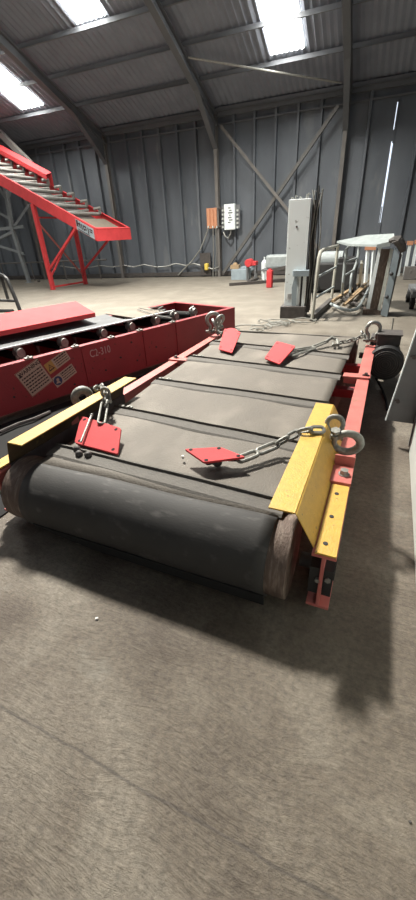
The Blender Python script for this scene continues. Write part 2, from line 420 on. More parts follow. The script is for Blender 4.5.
# torn rubber skirt hanging below the front drum
mb = MB(); pts = []; us = [belt_l(1.2)+.05+i*(belt_r(1.2)-belt_l(1.2)-.05)/40 for i in range(41)]
def skz(u):
    t = (u-belt_l(1.2))/(belt_r(1.2)-belt_l(1.2)); return .1-.05*min(1, t*3) + (.012*noise.noise(V((u*23, 0, 0))) if t < .4 else 0)
tp = [mb.bm.verts.new(Lc(u, 1.135, .13)) for u in us]; bt = [mb.bm.verts.new(Lc(u, 1.15, max(.02, skz(u)))) for u in us]
for i in range(40): mb.bm.faces.new((tp[i], tp[i+1], bt[i+1], bt[i]))
o = mb.build('torn_skirt', 'rubber', b1); md = o.modifiers.new('t', 'SOLIDIFY'); md.thickness = .008
# overlap strips across the belt
for (vl, vr) in ((1.53, 1.45), (2.19, 2.05), (2.86, 2.74), (3.63, 3.42), (4.30, 4.06), (5.02, 4.93)):
    mb = MB(); a = belt_l(vl)-.015; b = belt_r(vr)+.015; n = 24; up = []; 
    zt = .452
    sec = [(-.10, -.012), (-.085, -.002), (.0, .003), (.002, .018), (.05, -.008)] if vl < 4.9 else [(-.012, -.01), (-.006, .014), (.01, .016), (.03, 0), (.03, -.012)]
    rows = []
    for i in range(n+1):
        t = i/n; u = a+(b-a)*t; v = vl+(vr-vl)*t + .006*noise.noise(V((u*3, vl*7, 0)))
        rows.append([mb.bm.verts.new(Lc(u, v+dv, zt+dz+.004*noise.noise(V((u*2.5, vl*9, 3))) - (.03 if vl > 4.9 else 0))) for dv, dz in sec])
    for i in range(n):
        for k in range(len(sec)): mb.bm.faces.new((rows[i][k], rows[i+1][k], rows[i+1][(k+1) % 5], rows[i][(k+1) % 5]))
    mb.bm.faces.new(rows[0]); mb.bm.faces.new(rows[-1][::-1])
    c = mb.build('cleat', 'cleat', b1)
    # little metal belt fastener at the left end
    mb = MB()
    if vl < 2 or vl > 4.5: mb.bm.free(); continue
    for k in range(2):
        mb.box(Lc(a+.05+k*.08, vl+.025, zt+.006), (.05, .025, .012)); mb.cyl(Lc(a+.05+k*.08, vl+.025, zt+.010), Lc(a+.05+k*.08, vl+.025, zt+.018), .008, seg=6)
    mb.build('belt_fastener', 'chain', b1)
# cross members under the belt and bracket plates on the side beams
for v in (2.0, 3.55, 4.3):
    mb = MB(); mb.box(Lc(-1.055, v, .25), (1.9, .09, .08)); c_build(mb, 'cross_member', 'red_dark')
for (ua, ub, v) in ((-.235, .0, 3.56), (-2.115, -1.885, 3.64)):
    mb = MB(); mb.box(Lc((ua+ub)/2, v, ZR+.012), (abs(ub-ua), .105, .012)); mb.box(Lc((ua+ub)/2, v-.05, ZR-.02), (abs(ub-ua)-.02, .012, .055))
    p = c_build(mb, 'bracket', 'red_pale', bevel=.002)
    mb = MB(); uu = -.04 if ua > -1 else -2.05
    mb.box(Lc(uu, v+.01, ZR+.022), (.06, .02, .012)); mb.cyl(Lc(uu, v+.01, ZR+.02), Lc(uu, v+.01, ZR+.045), .016, seg=6); mb.build('bolt', 'dark', p)
# yellow guards
def guard(sgn):
    # sgn=+1 right side, -1 left; coordinates as offsets from the conveyor's centre line
    us = (-.196, -.311, -.108, -.008) if sgn > 0 else (-1.945, -1.828, -1.995, -2.098)
    top_out, top_in, web_b, fl_out = us
    v0, v1 = (1.235, 2.43) if sgn > 0 else (1.295, 2.53); zt = .58; zb = ZR+.014
    t = .008
    mb = MB()
    r = []
    for i, (u, z) in enumerate(((top_in, zt), (top_out, zt), (web_b, zb), (web_b, zb))): r.append((u, z))
    # upper flange
    mb.prism([Lc(top_in, v0, zt), Lc(top_out, v0, zt), Lc(top_out, v0, zt-t), Lc(top_in, v0, zt-t)], V((0, v1-v0, 0)))
    # web, raked at its front lower corner
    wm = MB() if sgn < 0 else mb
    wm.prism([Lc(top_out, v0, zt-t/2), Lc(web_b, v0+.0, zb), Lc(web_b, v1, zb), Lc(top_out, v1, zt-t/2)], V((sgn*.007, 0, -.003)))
    g = c_build(mb, 'edge_guard', 'yellow', bevel=.0015)
    if sgn < 0: wm.build('web', 'brown_yellow', g)
    if sgn < 0: MB().box(Lc(web_b+.004, (v0+v1)/2, .355), (.008, v1-v0, .12)).build('added_dark_strip', 'dark', g)  # added dark strip standing in for the shaded, dirty beam side
    mb = MB()
    a, b = sorted((web_b+sgn*.012, fl_out))
    mb.box(Lc((a+b)/2, (1.205+1.735)/2, zb+.002), (b-a, 1.735-1.205, .010)); f = mb.build('foot_flange', 'yellow', g, bevel=.0015)
    mb = MB()
    for v in (1.27, 1.46, 1.65):
        mb.cyl(Lc((a+b)/2-.01, v, zb+.004), Lc((a+b)/2-.01, v, zb+.0095), .011, seg=10)
    mb.build('bolt_hole', 'black', f)
    if sgn > 0:
        mb = MB(); mb.prism([Lc(-.168, 1.49, .522), Lc(-.160, 1.50, .510), Lc(-.146, 1.56, .478), Lc(-.154, 1.55, .490)], V((-.004, 0, -.004))); mb.build('slot', 'black', g)
    return g
guard(1); guard(-1)
# stepped red pad with a hex bolt behind the right guard foot, same lug on the left
for (uc, v, s) in ((-.0575, 1.83, 1), (-2.05, 1.83, -1)):
    mb = MB(); mb.box(Lc(uc, v, ZR+.022), (.11, .17, .02)); mb.box(Lc(uc-.0, v+.11, ZR+.05), (.11, .012, .07)); p = c_build(mb, 'bolt_pad', 'red_pale', bevel=.002)
    mb = MB(); mb.cyl(Lc(uc+.01, v, ZR+.03), Lc(uc+.01, v, ZR+.036), .030, seg=18); mb.cyl(Lc(uc+.01, v, ZR+.034), Lc(uc+.01, v, ZR+.06), .023, seg=6); mb.build('bolt', 'galv', p)
# bearing blocks inside the open front ends
for (uc, nm) in ((-.058, 1), (-2.053, -1)):
    mb = MB(); mb.box(Lc(uc-.03, 1.33, .225), (.045, .2, .16)); mb.box(Lc(uc+.03, 1.33, .225), (.04, .2, .16)); mb.cyl(Lc(uc-.05, 1.33, .225), Lc(uc+.055, 1.33, .225), .055, seg=18)
    p = c_build(mb, 'bearing_block', 'black', smooth=True)
    mb = MB(); mb.cyl(Lc(uc+.03, 1.222, .25), Lc(uc+.03, 1.25, .25), .014, seg=6); mb.cyl(Lc(uc-.012, 1.215, .24), Lc(uc-.012, 1.235, .24), .012, seg=8)
    mb.build('nut', 'galv', p)
# gear motor by the right beam
gm = MB(); gm.cyl(Lc(.125, 4.42, .30), Lc(.125, 4.86, .30), .150, seg=36); 
mo = c_build(gm, 'motor', 'black', smooth=True)
mb = MB(); mb.cyl(Lc(.125, 4.36, .30), Lc(.125, 4.44, .30), .176, .186, seg=36); mb.cyl(Lc(.125, 4.345, .30), Lc(.125, 4.365, .30), .13, .175, seg=36)
fc = mb.build('fan_cover', 'black', mo, smooth=True)
mb = MB()
for k in range(6):
    r = .03+k*.022
    pts = [Lc(.125+r*math.cos(a*PI/12), 4.343, .30+r*math.sin(a*PI/12)) for a in range(24)]; mb.tube(pts, .004, 5, True)
mb.build('fan_grille', 'dark', fc)
mb = MB(); mb.box(Lc(.12, 4.68, .50), (.24, .24, .11)); tb = mb.build('terminal_box', 'dark', mo, bevel=.01)
mb = MB(); mb.box(Lc(.12, 4.68, .562), (.26, .26, .014)); mb.build('lid', 'dark', tb)
mb = MB(); mb.box(Lc(.06, 4.95, .3), (.26, .22, .34)); mb.cyl(Lc(-.0, 4.88, .24), Lc(-.05, 4.88, .24), .1, seg=20); mb.build('gearbox', 'dark', mo, bevel=.012)
mb = MB()
for (v, z) in ((4.52, .33), (4.40, .27)): mb.cyl(Lc(-.006, v, z), Lc(.03, v, z), .028, seg=6); mb.cyl(Lc(-.01, v, z), Lc(.0, v, z), .04, seg=14)
mb.build('bolt', 'galv', mo)
mb = MB(); mb.tube([at(373, 372, .2), at(377, 380, .08), at(382, 389, .02), at(386, 400, .01), at(387, 410, .01)], .012, 6)
rc = recentre(mb.build('motor_cable', 'rubber')); tag(rc, 'black cable hanging from the motor down to the floor beside the right beam', 'cable')

# ------------------------------------------------------------------ lifting chains with red plates
def stadium(L, Wd, r, seg=6, n=6):
    a = (Wd/2-r); h = L/2-Wd/2; pts = []
    for i in range(n+1): t = PI*i/n; pts.append(V((a*math.cos(t), h+a*math.sin(t), 0)))
    for i in range(n+1): t = PI+PI*i/n; pts.append(V((a*math.cos(t), -h+a*math.sin(t), 0)))
    return MB().tube(pts, r, seg, True)
def frame_m(a, b, twist):
    d = (b-a).normalized(); x = d.cross(V((0, 0, 1)))
    if x.length < .05: x = d.cross(V((1, 0, 0)))
    x.normalize(); z = x.cross(d); m = Matrix((x, d, z)).transposed() @ Matrix.Rotation(twist, 3, 'Y')
    m = m.to_4x4(); m.translation = (a+b)/2; return m
def path_pts(P, step):
    out = [P[0].copy()]; carry = 0
    for i in range(len(P)-1):
        d = P[i+1]-P[i]; L = d.length; s = step-carry
        while s <= L: out.append(P[i]+d*(s/L)); s += step
        carry = L-(s-step)
    return out
link_cache = {}
def add_links(par, P, L=.075, Wd=.05, r=.0085):
    key = (L, Wd, r)
    step = L-2*r-.004; pts = path_pts([V(p) for p in P], step); ro = V(par.location)
    for i in range(len(pts)-1):
        if key not in link_cache:
            o = stadium(L, Wd, r).build('chain_link', 'chain', smooth=True); link_cache[key] = o
        else:
            o = link_cache[key].copy(); C.objects.link(o)
        o.parent = par; mm = frame_m(pts[i], pts[i+1], .5 if i % 2 else .5+PI/2); mm.translation -= ro; o.matrix_local = mm
def long_link(par, a, b, Wd, r, name='long_link'):
    a, b = V(a), V(b); o = stadium((b-a).length, Wd, r, 8, 8).build(name, 'chain', par, smooth=True)
    mm = frame_m(a, b, .25); mm.translation -= V(par.location); o.matrix_local = mm; return o
def shackle(par, c, size, axis, up=V((0, 0, 1)), m='galv', reach=.62, th=.085):
    # omega bow in the plane (axis, up); the pin runs along axis at the bottom
    c = V(c); axis = V(axis).normalized(); up = (up-axis*up.dot(axis)).normalized(); ro = V(par.location); pts = []; R_ = size*.36; rr = []
    for i in range(17):
        t = -.32*PI + i*(1.64*PI)/16; pts.append(c-ro+up*(size*reach+R_*math.sin(t))+axis*(R_*math.cos(t)))
    pts = [pts[0]*.5+(c-ro+axis*R_*.55+up*size*.1)*.5] + pts + [pts[-1]*.5+(c-ro-axis*R_*.55+up*size*.1)*.5]
    pts = [c-ro+axis*R_*.58] + pts + [c-ro-axis*R_*.58]
    rr = [size*th]*2+[size*th+size*.025*math.sin(PI*i/16) for i in range(17)]+[size*th]*2
    o = MB().tube(pts, rr, 10).build('shackle', m, par, smooth=True)
    mb = MB(); p = c-ro
    mb.cyl(p-axis*size*.45, p+axis*size*.45, size*.075, seg=12); mb.cyl(p+axis*size*.36, p+axis*size*.46, size*.14, seg=6); mb.cyl(p-axis*size*.3, p-axis*size*.14, size*.13, seg=14); mb.cyl(p+axis*size*.3, p+axis*size*.14, size*.13, seg=14)
    mb.build('pin', 'chain', o, smooth=True)
    return o
def red_plate(par, q, lug=None):
    ro = V(par.location); q = [V(p)-ro for p in q]
    n = (q[1]-q[0]).cross(q[3]-q[0]).normalized(); n = n if n.z > 0 else -n
    c = sum(q, V())/4
    # bevelled corners
    poly = []
    for i in range(4):
        p, a, b = q[i], q[i-1], q[(i+1) % 4]
        poly += [p+(a-p)*.035, p+(b-p)*.035]
    mb = MB(); mb.prism(poly, -n*.014); o = mb.build('mounting_plate', 'red', par, bevel=.0015)
    mb = MB()
    for p in q:
        h = p+(c-p)*.22; mb.cyl(h-n*.002, h+n*.0008, .012, seg=12)
    mb.build('bolt_hole', 'rubber', o)
    return o, n, c
def wpt(x, y, z): return at(x, y, z)

def flat4(P4, z1, z2, z3):      # a flat plate seen at four corners, the first three at known heights
    a, b, c = at(*P4[0], z1), at(*P4[1], z2), at(*P4[2], z3); n = (b-a).cross(c-a).normalized()
    return [a, b, c, atn(*P4[3], n, n.dot(a))]
# front right
q = [W(-.93, 1.655, .525), W(-.735, 1.735, .53), W(-.565, 1.685, .525), W(-.765, 1.565, .52)]
r = root('lifting_chain', W(-.07, 2.05, ZR+.015), 'lifting chain over the right yellow guard holding a flat raised red plate', 'chain', 'lifting chains')
o, n, c = red_plate(r, q)
ro = V(r.location)
mb = MB(); mb.cyl(c-n*.015, c-n*.06, .028, seg=14); mb.beam(c-n*.03, at(240, 459, .49)-ro, .03, .02); mb.sphere(c-n*.055+V((.02, 0, 0)), .03); mb.sphere(c-n*.052-V((.03, .01, 0)), .026); mb.build('stud', 'dark', o, smooth=True)
long_link(r, at(236, 461, .49), at(259, 452, .50), .065, .011); long_link(r, at(256, 453, .50), at(279, 443.5, .51), .065, .011)
add_links(r, [at(277, 444, .515), at(289, 437, .55), at(301, 431, .597), at(318, 429, .603), at(334, 431, .59)], .10, .064, .0115)
shackle(r, W(-.135, 2.05, ZR+.105), .20, V((0, -.25, 1)), Bv+Av*.1+V((0, 0, .05)), m='chain', reach=.36, th=.10)
shackle(r, W(-.15, 2.12, ZR+.10), .13, Bv, V((-.1, .2, 1)), m='chain', th=.1)
# front left
q = [W(-1.735, 1.735, .575), W(-1.40, 1.665, .575), W(-1.365, 1.545, .48), W(-1.715, 1.585, .477)]
cq = sum(q, V())/4
q = [cq+(p-cq)*.80 for p in q]
q = flat4([(81, 415.6), (121, 428), (117.7, 454), (74.4, 442.5)], .54, .53, .468)
r = root('lifting_chain', W(-1.97, 2.12, ZR+.015), 'lifting chain at the left yellow guard, red plate with a steel rod across it', 'chain', 'lifting chains')
o, n, c = red_plate(r, q)
ro = V(r.location)
mb = MB(); a = at(91.7, 415, .56)-ro; b = at(81, 442, .492)-ro; mb.cyl(a, b, .0075, seg=8); mb.sphere(a, .012); mb.build('rod', 'galv', o, smooth=True)
mb = MB(); 
for (x, y, z) in ((77, 449, .462), (79, 454, .462), (88, 455, .462)): mb.sphere(at(x, y, z)-ro, .024)
mb.build('stud', 'dark', o, smooth=True)
long_link(r, at(101, 424, .535), at(105, 402, .56), .062, .008)
add_links(r, [at(106, 406, .56), at(108, 396, .60), at(101, 385, .605), at(93, 391, .60)], .075, .05, .010)
shackle(r, at(106, 401, .56), .10, Bv, V((-.1, .2, 1)), m='chain', th=.1)
shackle(r, W(-2.085, 2.13, ZR+.05), .17, Av*.85+Bv*.5, V((0, .1, 1)), m='chain', reach=.45, th=.17)
mb = MB(); lg = at(68, 424, ZR+.02)-ro; mb.prism([lg+V((-.03, -.03, 0)), lg+V((.05, -.01, 0)), lg+V((.06, .06, 0)), lg+V((-.02, .06, 0))], (0, 0, .05)); mb.build('lug', 'red_pale', r)
# rear right
cR = W(-.94, 3.93, .50); a1, a2, a3, a4 = flat4([(276.7, 341), (295.5, 346), (279.6, 364), (264.4, 358)], .53, .53, .475)
r = root('lifting_chain', W(-.06, 4.66, ZR+.015), 'lifting chain from the far right shackle across the belt to a tilted red plate', 'chain', 'lifting chains')
red_plate(r, [a1, a2, a3, a4])
long_link(r, at(290, 351, .475), at(314, 347, .475), .05, .009); long_link(r, at(312, 347.5, .475), at(328, 341, .49), .05, .009); long_link(r, at(292, 356, .47), at(316, 348, .47), .03, .007)
mb = MB(); ro = V(r.location)
hk = [at(325, 342, .49), at(332, 337.5, .52), at(337, 340, .5), at(338, 345, .475), at(333, 345.5, .475), at(333, 342, .48)]
mb.tube([p-ro for p in hk], [.014, .022, .02, .018, .014, .01], 8); mb.build('hook', 'chain', r, smooth=True)
add_links(r, [at(338, 343, .48), at(350, 341, .48), at(361, 337, .5), at(370, 332, .53)], .085, .056, .0095)
shackle(r, W(-.055, 4.68, ZR+.07), .20, Av*.2+Bv, V((0, .1, 1)))
shackle(r, at(366, 338, .46), .10, Av, V((-.5, .2, .6)))
# rear left
a1, a2, a3, a4 = flat4([(224.5, 328.5), (240.7, 332), (232, 352.7), (218.5, 349)], .58, .58, .475)
r = root('lifting_chain', W(-2.06, 4.82, ZR+.015), 'bunched lifting chain at the far left corner with a red plate leaning on the belt', 'chain', 'lifting chains')
o, n, c = red_plate(r, [a1, a2, a3, a4]); ro = V(r.location)
ct = (a1+a2)/2-ro; ax = (a2-a1)/2; upv = (a1-a4).normalized()
mb = MB(); mb.prism([ct-ax*.7, ct+ax*.7, ct+ax*.35+upv*.05, ct-ax*.1+upv*.065, ct-ax*.55+upv*.035], -n*.014); mb.build('lug', 'red', r)
shackle(r, W(-2.07, 4.80, ZR+.06), .24, Bv+Av*.4, V((.15, .1, 1)))
shackle(r, W(-1.97, 4.70, ZR+.07), .18, Av-Bv*.5, V((-.3, -.2, 1)))
shackle(r, W(-2.03, 4.86, ZR+.10), .18, Av+Bv*.5, V((.5, 0, 1)))
add_links(r, [at(212, 333, .45), at(216, 328, .5), at(221, 334, .46), at(226, 331, .50), at(229, 330, .55)], .075, .05, .009)

# ------------------------------------------------------------------ second conveyor, left
T2 = math.radians(20.9); N2 = V((math.cos(T2), -math.sin(T2), 0)); L2 = V((math.sin(T2), math.cos(T2), 0))
c2o = N2*(-4.75)+L2*1.8
c2 = root('idler_conveyor', c2o, 'dark red side-panelled belt conveyor with warning stickers behind the left yellow guard', 'conveyor', rz=-T2)
def L2c(n, l, z): return V((n+4.75, l-1.8, z))
n0, n1, l0, l1 = -4.06, -5.49, -1.6, 5.04
for (n, nm) in ((n0, 1), (n1, -1)):
    mb = MB(); mb.box(L2c(n-.004*nm, (l0+l1)/2, .31), (.010, l1-l0, .48)); mb.box(L2c(n-.035*nm, (l0+l1)/2, .553), (.08, l1-l0, .010)); mb.box(L2c(n-.035*nm, (l0+l1)/2, .067), (.08, l1-l0, .010))
    p = c2_p = mb.build('side_panel', 'red_dark', c2, bevel=.0015)
    if nm == 1: panel = p
    mb = MB()
    for l in (2.2, 3.12, 3.72):
        mb.box(L2c(n+.006*nm, l, .31), (.012, .05, .46))
    mb.build('splice_plate', 'red_dark', p)
mb = MB(); mb.box(L2c((n0+n1)/2, l1, .31), (n0-n1, .012, .48)); mb.box(L2c((n0+n1)/2, l1-.04, .553), (n0-n1, .08, .012)); mb.build('end_panel', 'red_dark', c2)
mb = MB(); mb.cyl(L2c(n0-.02, 4.7, .28), L2c(n1+.02, 4.7, .28), .14, seg=32); mb.build('tail_drum', 'rust', c2, smooth=True)
for l in (0.4, 2.4, 4.3, -1.2):
    for n in (n0-.08, n1+.08):
        mb = MB(); mb.box(L2c(n, l, .031), (.14, .16, .062)); mb.build('foot', 'dark', c2)
# belt, slightly dished, and its pale edge
mb = MB(); ns = [-4.62, -4.75, -4.95, -5.2, -5.4]; zs = [.605, .585, .565, .575, .60]
A = [mb.bm.verts.new(L2c(n, l0, z)) for n, z in zip(ns, zs)]; B = [mb.bm.verts.new(L2c(n, 3.45, z)) for n, z in zip(ns, zs)]
for i in range(4): mb.bm.faces.new((A[i], A[i+1], B[i+1], B[i]))
o = mb.build('belt', 'belt_grey', c2); md = o.modifiers.new('t', 'SOLIDIFY'); md.thickness = .014
mb = MB(); mb.box(L2c(-4.605, (l0+4.2)/2, .603), (.02, 4.2-l0, .016)); mb.build('edge_strip', 'grey_light', o)
mb = MB(); 
A = [L2c(-4.62, 3.46, .606), L2c(-5.42, 3.46, .606), L2c(-5.42, 4.25, .59), L2c(-4.62, 4.05, .59)]; mb.prism(A, (0, 0, -.012)); mb.build('board', 'ply', c2)
mb = MB(); mb.box(L2c(-4.75, (l0+l1)/2, .25), (1.2, l1-l0-.3, .02)); mb.build('underpan', 'black', c2)
# idlers: bracket + roller
for l in (.55, 1.12, 1.69, 2.25, 2.84, 3.32, 3.80, 4.20, 4.63, -.1):
    mb = MB(); mb.cyl(L2c(-4.66, l, .46), L2c(-5.42, l, .42), .05, seg=18)
    p = mb.build('idler_roller', 'rubber', c2, smooth=True)
    mb = MB(); mb.prism([L2c(-4.60, l-.055, .44), L2c(-4.60, l+.055, .44), L2c(-4.60, l+.05, .56), L2c(-4.60, l+.012, .60), L2c(-4.60, l-.05, .58)], (-.03, 0, 0)); mb.cyl(L2c(-4.56, l, .52), L2c(-4.66, l, .52), .05, .062, seg=14)
    mb.box(L2c(-4.42, l, .43), (.38, .05, .012)); mb.beam(L2c(-4.58, l, .45), L2c(-4.66, l, .27), .05, .03); mb.beam(L2c(-5.42, l, .5), L2c(-5.42, l, .27), .05, .03)
    mb.build('bracket', 'galv', p, smooth=True)
for l in (1.57, 2.12, 2.62, 3.07, 3.66):
    mb = MB(); mb.box(L2c(n0-.02, l, .566), (.05, .085, .018)); mb.cyl(L2c(n0-.02, l, .57), L2c(n0-.02, l, .59), .013, seg=6); mb.build('clip', 'galv', c2)
# small bolts on the panel
for (l, z) in ((1.16, .42), (1.3, .22), (2.45, .2), (2.7, .3), (2.95, .2), (2.0, .15), (3.3, .3), (2.9, .45)):
    mb = MB(); mb.cyl(L2c(n0+.001, l, z), L2c(n0+.008, l, z), .012 if l > 1.2 else .04, seg=12); mb.build('rivet', 'black', panel)
# red hood above the far side
mb = MB(); hl = 3.05
sec = [(-5.0, .70), (-5.0, .655), (-4.988, .655), (-4.988, .708), (-5.53, .838), (-5.545, .57), (-5.535, .57), (-5.525, .828)]
sec = [(-5.05, .655), (-5.045, .715), (-5.53, .842), (-5.545, .56), (-5.535, .56), (-5.522, .828), (-5.058, .705), (-5.06, .655)]
mb.prism([L2c(n, l0, z) for n, z in sec], (0, hl-l0, 0)); hd = mb.build('hood', 'red', c2, bevel=.002)
mb = MB(); mb.prism([L2c(-5.06, hl-.012, .66), L2c(-5.06, hl-.012, .70), L2c(-5.525, hl-.012, .826), L2c(-5.535, hl-.012, .66)], (0, .01, 0)); mb.build('hood_end', 'red_dark', hd)

# stickers and stencil, built flat on the side panel
def on_panel(l, z, e=.0): return L2c(n0+.004+e, l, z)
def quad(mb, c, ax, ay, w, h, e, t=.0012):
    p = [c-ax*w/2-ay*h/2, c+ax*w/2-ay*h/2, c+ax*w/2+ay*h/2, c-ax*w/2+ay*h/2]
    mb.prism([on_panel(a, b, e) for a, b in p], (t, 0, 0))
def text(body, size, c, rot, e, m, par, name, al='CENTER', sx=1.0):
    cu = bpy.data.curves.new(name, 'FONT'); cu.body = body; cu.size = size; cu.align_x = al; cu.align_y = 'CENTER'; cu.extrude = .0006; cu.offset = .0016 if body == 'WARNING' else 0
    t = bpy.data.objects.new(name, cu); C.objects.link(t)
    dg = bpy.context.evaluated_depsgraph_get(); me = bpy.data.meshes.new_from_object(t.evaluated_get(dg)); bpy.data.objects.remove(t)
    # text x -> panel l, text y -> z, normal -> +n
    co_, si = math.cos(rot), math.sin(rot)
    for v in me.vertices:
        x, y = v.co.x*sx, v.co.y; v.co = on_panel(c[0]+x*co_-y*si, c[1]+x*si+y*co_, e+v.co.z+.0006)
    o = bpy.data.objects.new(name, me); C.objects.link(o); me.materials.clear(); me.materials.append(M[m]); o.parent = par; return o
tag_off = []
def sticker(c, w, h, rot, m, name):
    ax = V((math.cos(rot), math.sin(rot))); ay = V((-math.sin(rot), math.cos(rot)))
    mb = MB(); quad(mb, V(c), ax, ay, w, h, .0); o = mb.build(name, m, panel); return o, ax, ay
# big text sticker with WARNING header
RT_ = math.radians(21)
s1, ax, ay = sticker((1.565, .355), .30, .31, RT_, 'label', 'warning_sticker')
c1 = V((1.565, .355))
mb = MB()
for (dx, dy, w, h) in ((0, .15, .29, .006), (0, -.15, .29, .006), (.146, 0, .006, .30), (-.146, 0, .006, .30)): quad(mb, c1+ax*dx+ay*dy, ax, ay, w, h, .0013, .0008)
mb.build('border', 'red_ink', s1)
text('WARNING', .058, c1+ay*.112+ax*.015, RT_, .0013, 'ink', s1, 'lettering')
mb = MB(); 
tri = [c1+ax*-.135+ay*.085, c1+ax*-.09+ay*.085, c1+ax*-.112+ay*.13]; mb.prism([on_panel(p.x, p.y, .0013) for p in tri], (.0008, 0, 0)); mb.build('warning_triangle', 'ink', s1)
mb = MB()
rnd = random.Random(3)
for k in range(6):
    x = -.128
    y = .058-k*.034
    while x < .125:
        w = rnd.uniform(.018, .045); w = min(w, .128-x)
        quad(mb, c1+ax*(x+w/2)+ay*y, ax, ay, w-.007, .015, .0013, .0008); x += w
mb.build('text_lines', 'ink', s1)
# two smaller ones: amber triangle over lines, blue mandatory disc with lines
for (c, blue) in (((1.86, .455), False), ((1.90, .285), True)):
    s2, ax, ay = sticker(c, .30, .125, RT_, 'label', 'warning_sticker'); cc = V(c)
    mb = MB()
    if blue:
        cen = cc-ax*.095; mb.prism([on_panel(cen.x+.052*math.cos(a*PI/12), cen.y+.052*math.sin(a*PI/12), .0013) for a in range(24)], (.0008, 0, 0)); mb.build('blue_disc', 'label_blue', s2)
        mb = MB(); cen2 = cen+V((0, .012)); mb.prism([on_panel(cen2.x+.018*math.cos(a*PI/6), cen2.y+.018*math.sin(a*PI/6), .0022) for a in range(12)], (.0006, 0, 0)); mb.prism([on_panel(cen.x-.028, cen.y-.03, .0022), on_panel(cen.x+.028, cen.y-.03, .0022), on_panel(cen.x+.016, cen.y-.006, .0022), on_panel(cen.x-.016, cen.y-.006, .0022)], (.0006, 0, 0)); mb.build('white_figure', 'label', s2)
    else:
        quad(mb, cc-ax*.1, ax, ay, .10, .125, .0013, .0006); mb.build('amber_field', 'label_yellow', s2)
        mb = MB(); t0 = cc-ax*.1
        out = [t0-ax*.04-ay*.035, t0+ax*.04-ay*.035, t0+ay*.04]; inn = [t0+(p-t0)*.62 for p in out]
        for i in range(3):
            mb.prism([on_panel(p.x, p.y, .002) for p in (out[i], out[(i+1) % 3], inn[(i+1) % 3], inn[i])], (.0006, 0, 0))
        quad(mb, t0-ay*.005, ax, ay, .006, .022, .002, .0006)
        mb.build('warning_triangle', 'ink', s2)
    mb = MB()
    for k in range(4):
        x = -.03
        while x < .135:
            w = min(rnd.uniform(.015, .04), .14-x); quad(mb, cc+ax*(x+w/2)+ay*(.04-k*.026), ax, ay, w-.005, .010 if k else .016, .0013, .0006); x += w
    mb.build('text_lines', 'ink', s2)
text('C2-310', .125, (2.42, .44), 0, .0005, 'white_ink', panel, 'stencil_number', sx=.78)
# loose wires on the board
mb = MB()
for (p) in ([(137, 309, .62), (147, 312.5, .615), (160, 316, .61), (172, 318, .6)], [(139, 308, .63), (150, 310, .62), (165, 309.5, .62), (155, 313, .61)], [(150, 307.5, .62), (163, 306.5, .62), (158, 309, .62)]):
    mb.tube([at(*q) for q in p], .008, 5)
single('wire_scrap', mb, 'galv', 'tangle of thin wire lying on the plywood at the end of the dark red conveyor', 'wire')
mb = MB(); q = [W(-2.16, .9), W(-2.16, 4.7), N2*(-3.98)+L2*4.75, N2*(-3.98)+L2*.4]; mb.prism([V((p.x, p.y, .0)) for p in q], (0, 0, .012)); recentre(single('dark_strip', mb, 'rubber', 'added flat black strip on the floor in the gap between the two conveyors', 'dark strip'))  # black strip added to darken the gap between the conveyors
# rusty chain and shaft dirt in the gap beneath
mb = MB(); mb.tube([at(0, 432, .04), at(18, 424, .04), at(34, 419, .04), at(50, 412, .03)], .018, 6)
single('steel_bar', mb, 'dark', 'dirty steel bar on the floor in the dark gap below the warning stickers', 'bar')

# ------------------------------------------------------------------ inclined roller conveyor, far left
wD = V((.1262, .992, 0)); lD = V((.992, -.1262, 0)); LF = V((-11.938, 12.898, 0)); WID = 1.89
SLOPE = (3.92-1.99)/(2.88+1.35)
inc = root('inclined_conveyor', LF+wD*WID/2, 'bright red inclined roller conveyor on trestle legs against the far wall', 'conveyor')
def I(l, w, z): return LF+lD*l+wD*w+V((0, 0, z))-inc.location
def zi(l): return 1.99+(2.88-l)*SLOPE
LT, LB = -7.0, 2.86
for w in (0, WID):
    mb = MB(); t = .02
    mb.prism([I(LB, w, zi(LB)), I(LB, w, zi(LB)-.38), I(LT, w, zi(LT)-.38), I(LT, w, zi(LT))], wD*t)
    mb.prism([I(LB, w-.0, zi(LB)), I(LT, w, zi(LT)), I(LT, w, zi(LT)+.02), I(LB, w, zi(LB)+.02)], wD*(.09 if w == 0 else -.09))
    mb.prism([I(LB, w, zi(LB)-.38), I(LT, w, zi(LT)-.38), I(LT, w, zi(LT)-.36), I(LB, w, zi(LB)-.36)], wD*(.09 if w == 0 else -.09))
    sp_ = mb.build('side_panel', 'red', inc)
    if w == 0: isp = sp_
mb = MB(); mb.prism([I(LB, 0, zi(LB)), I(LB, WID, zi(LB)), I(LB, WID, zi(LB)-.38), I(LB, 0, zi(LB)-.38)], lD*.02)
mb.prism([I(LB-.1, 0, zi(LB)+.02), I(LB+.03, 0, zi(LB)-.01), I(LB+.03, WID, zi(LB)-.01), I(LB-.1, WID, zi(LB)+.02)], V((0, 0, .02))); mb.build('end_panel', 'red', inc)
mb = MB(); l_ = 1.75
mb.prism([I(l_, .1, zi(l_)-.14), I(LB-.12, .1, zi(LB)-.1), I(LB-.12, WID-.1, zi(LB)-.1), I(l_, WID-.1, zi(l_)-.14)], V((0, 0, -.02))); mb.build('end_board', 'ply', inc)
k = 0; l = 1.55
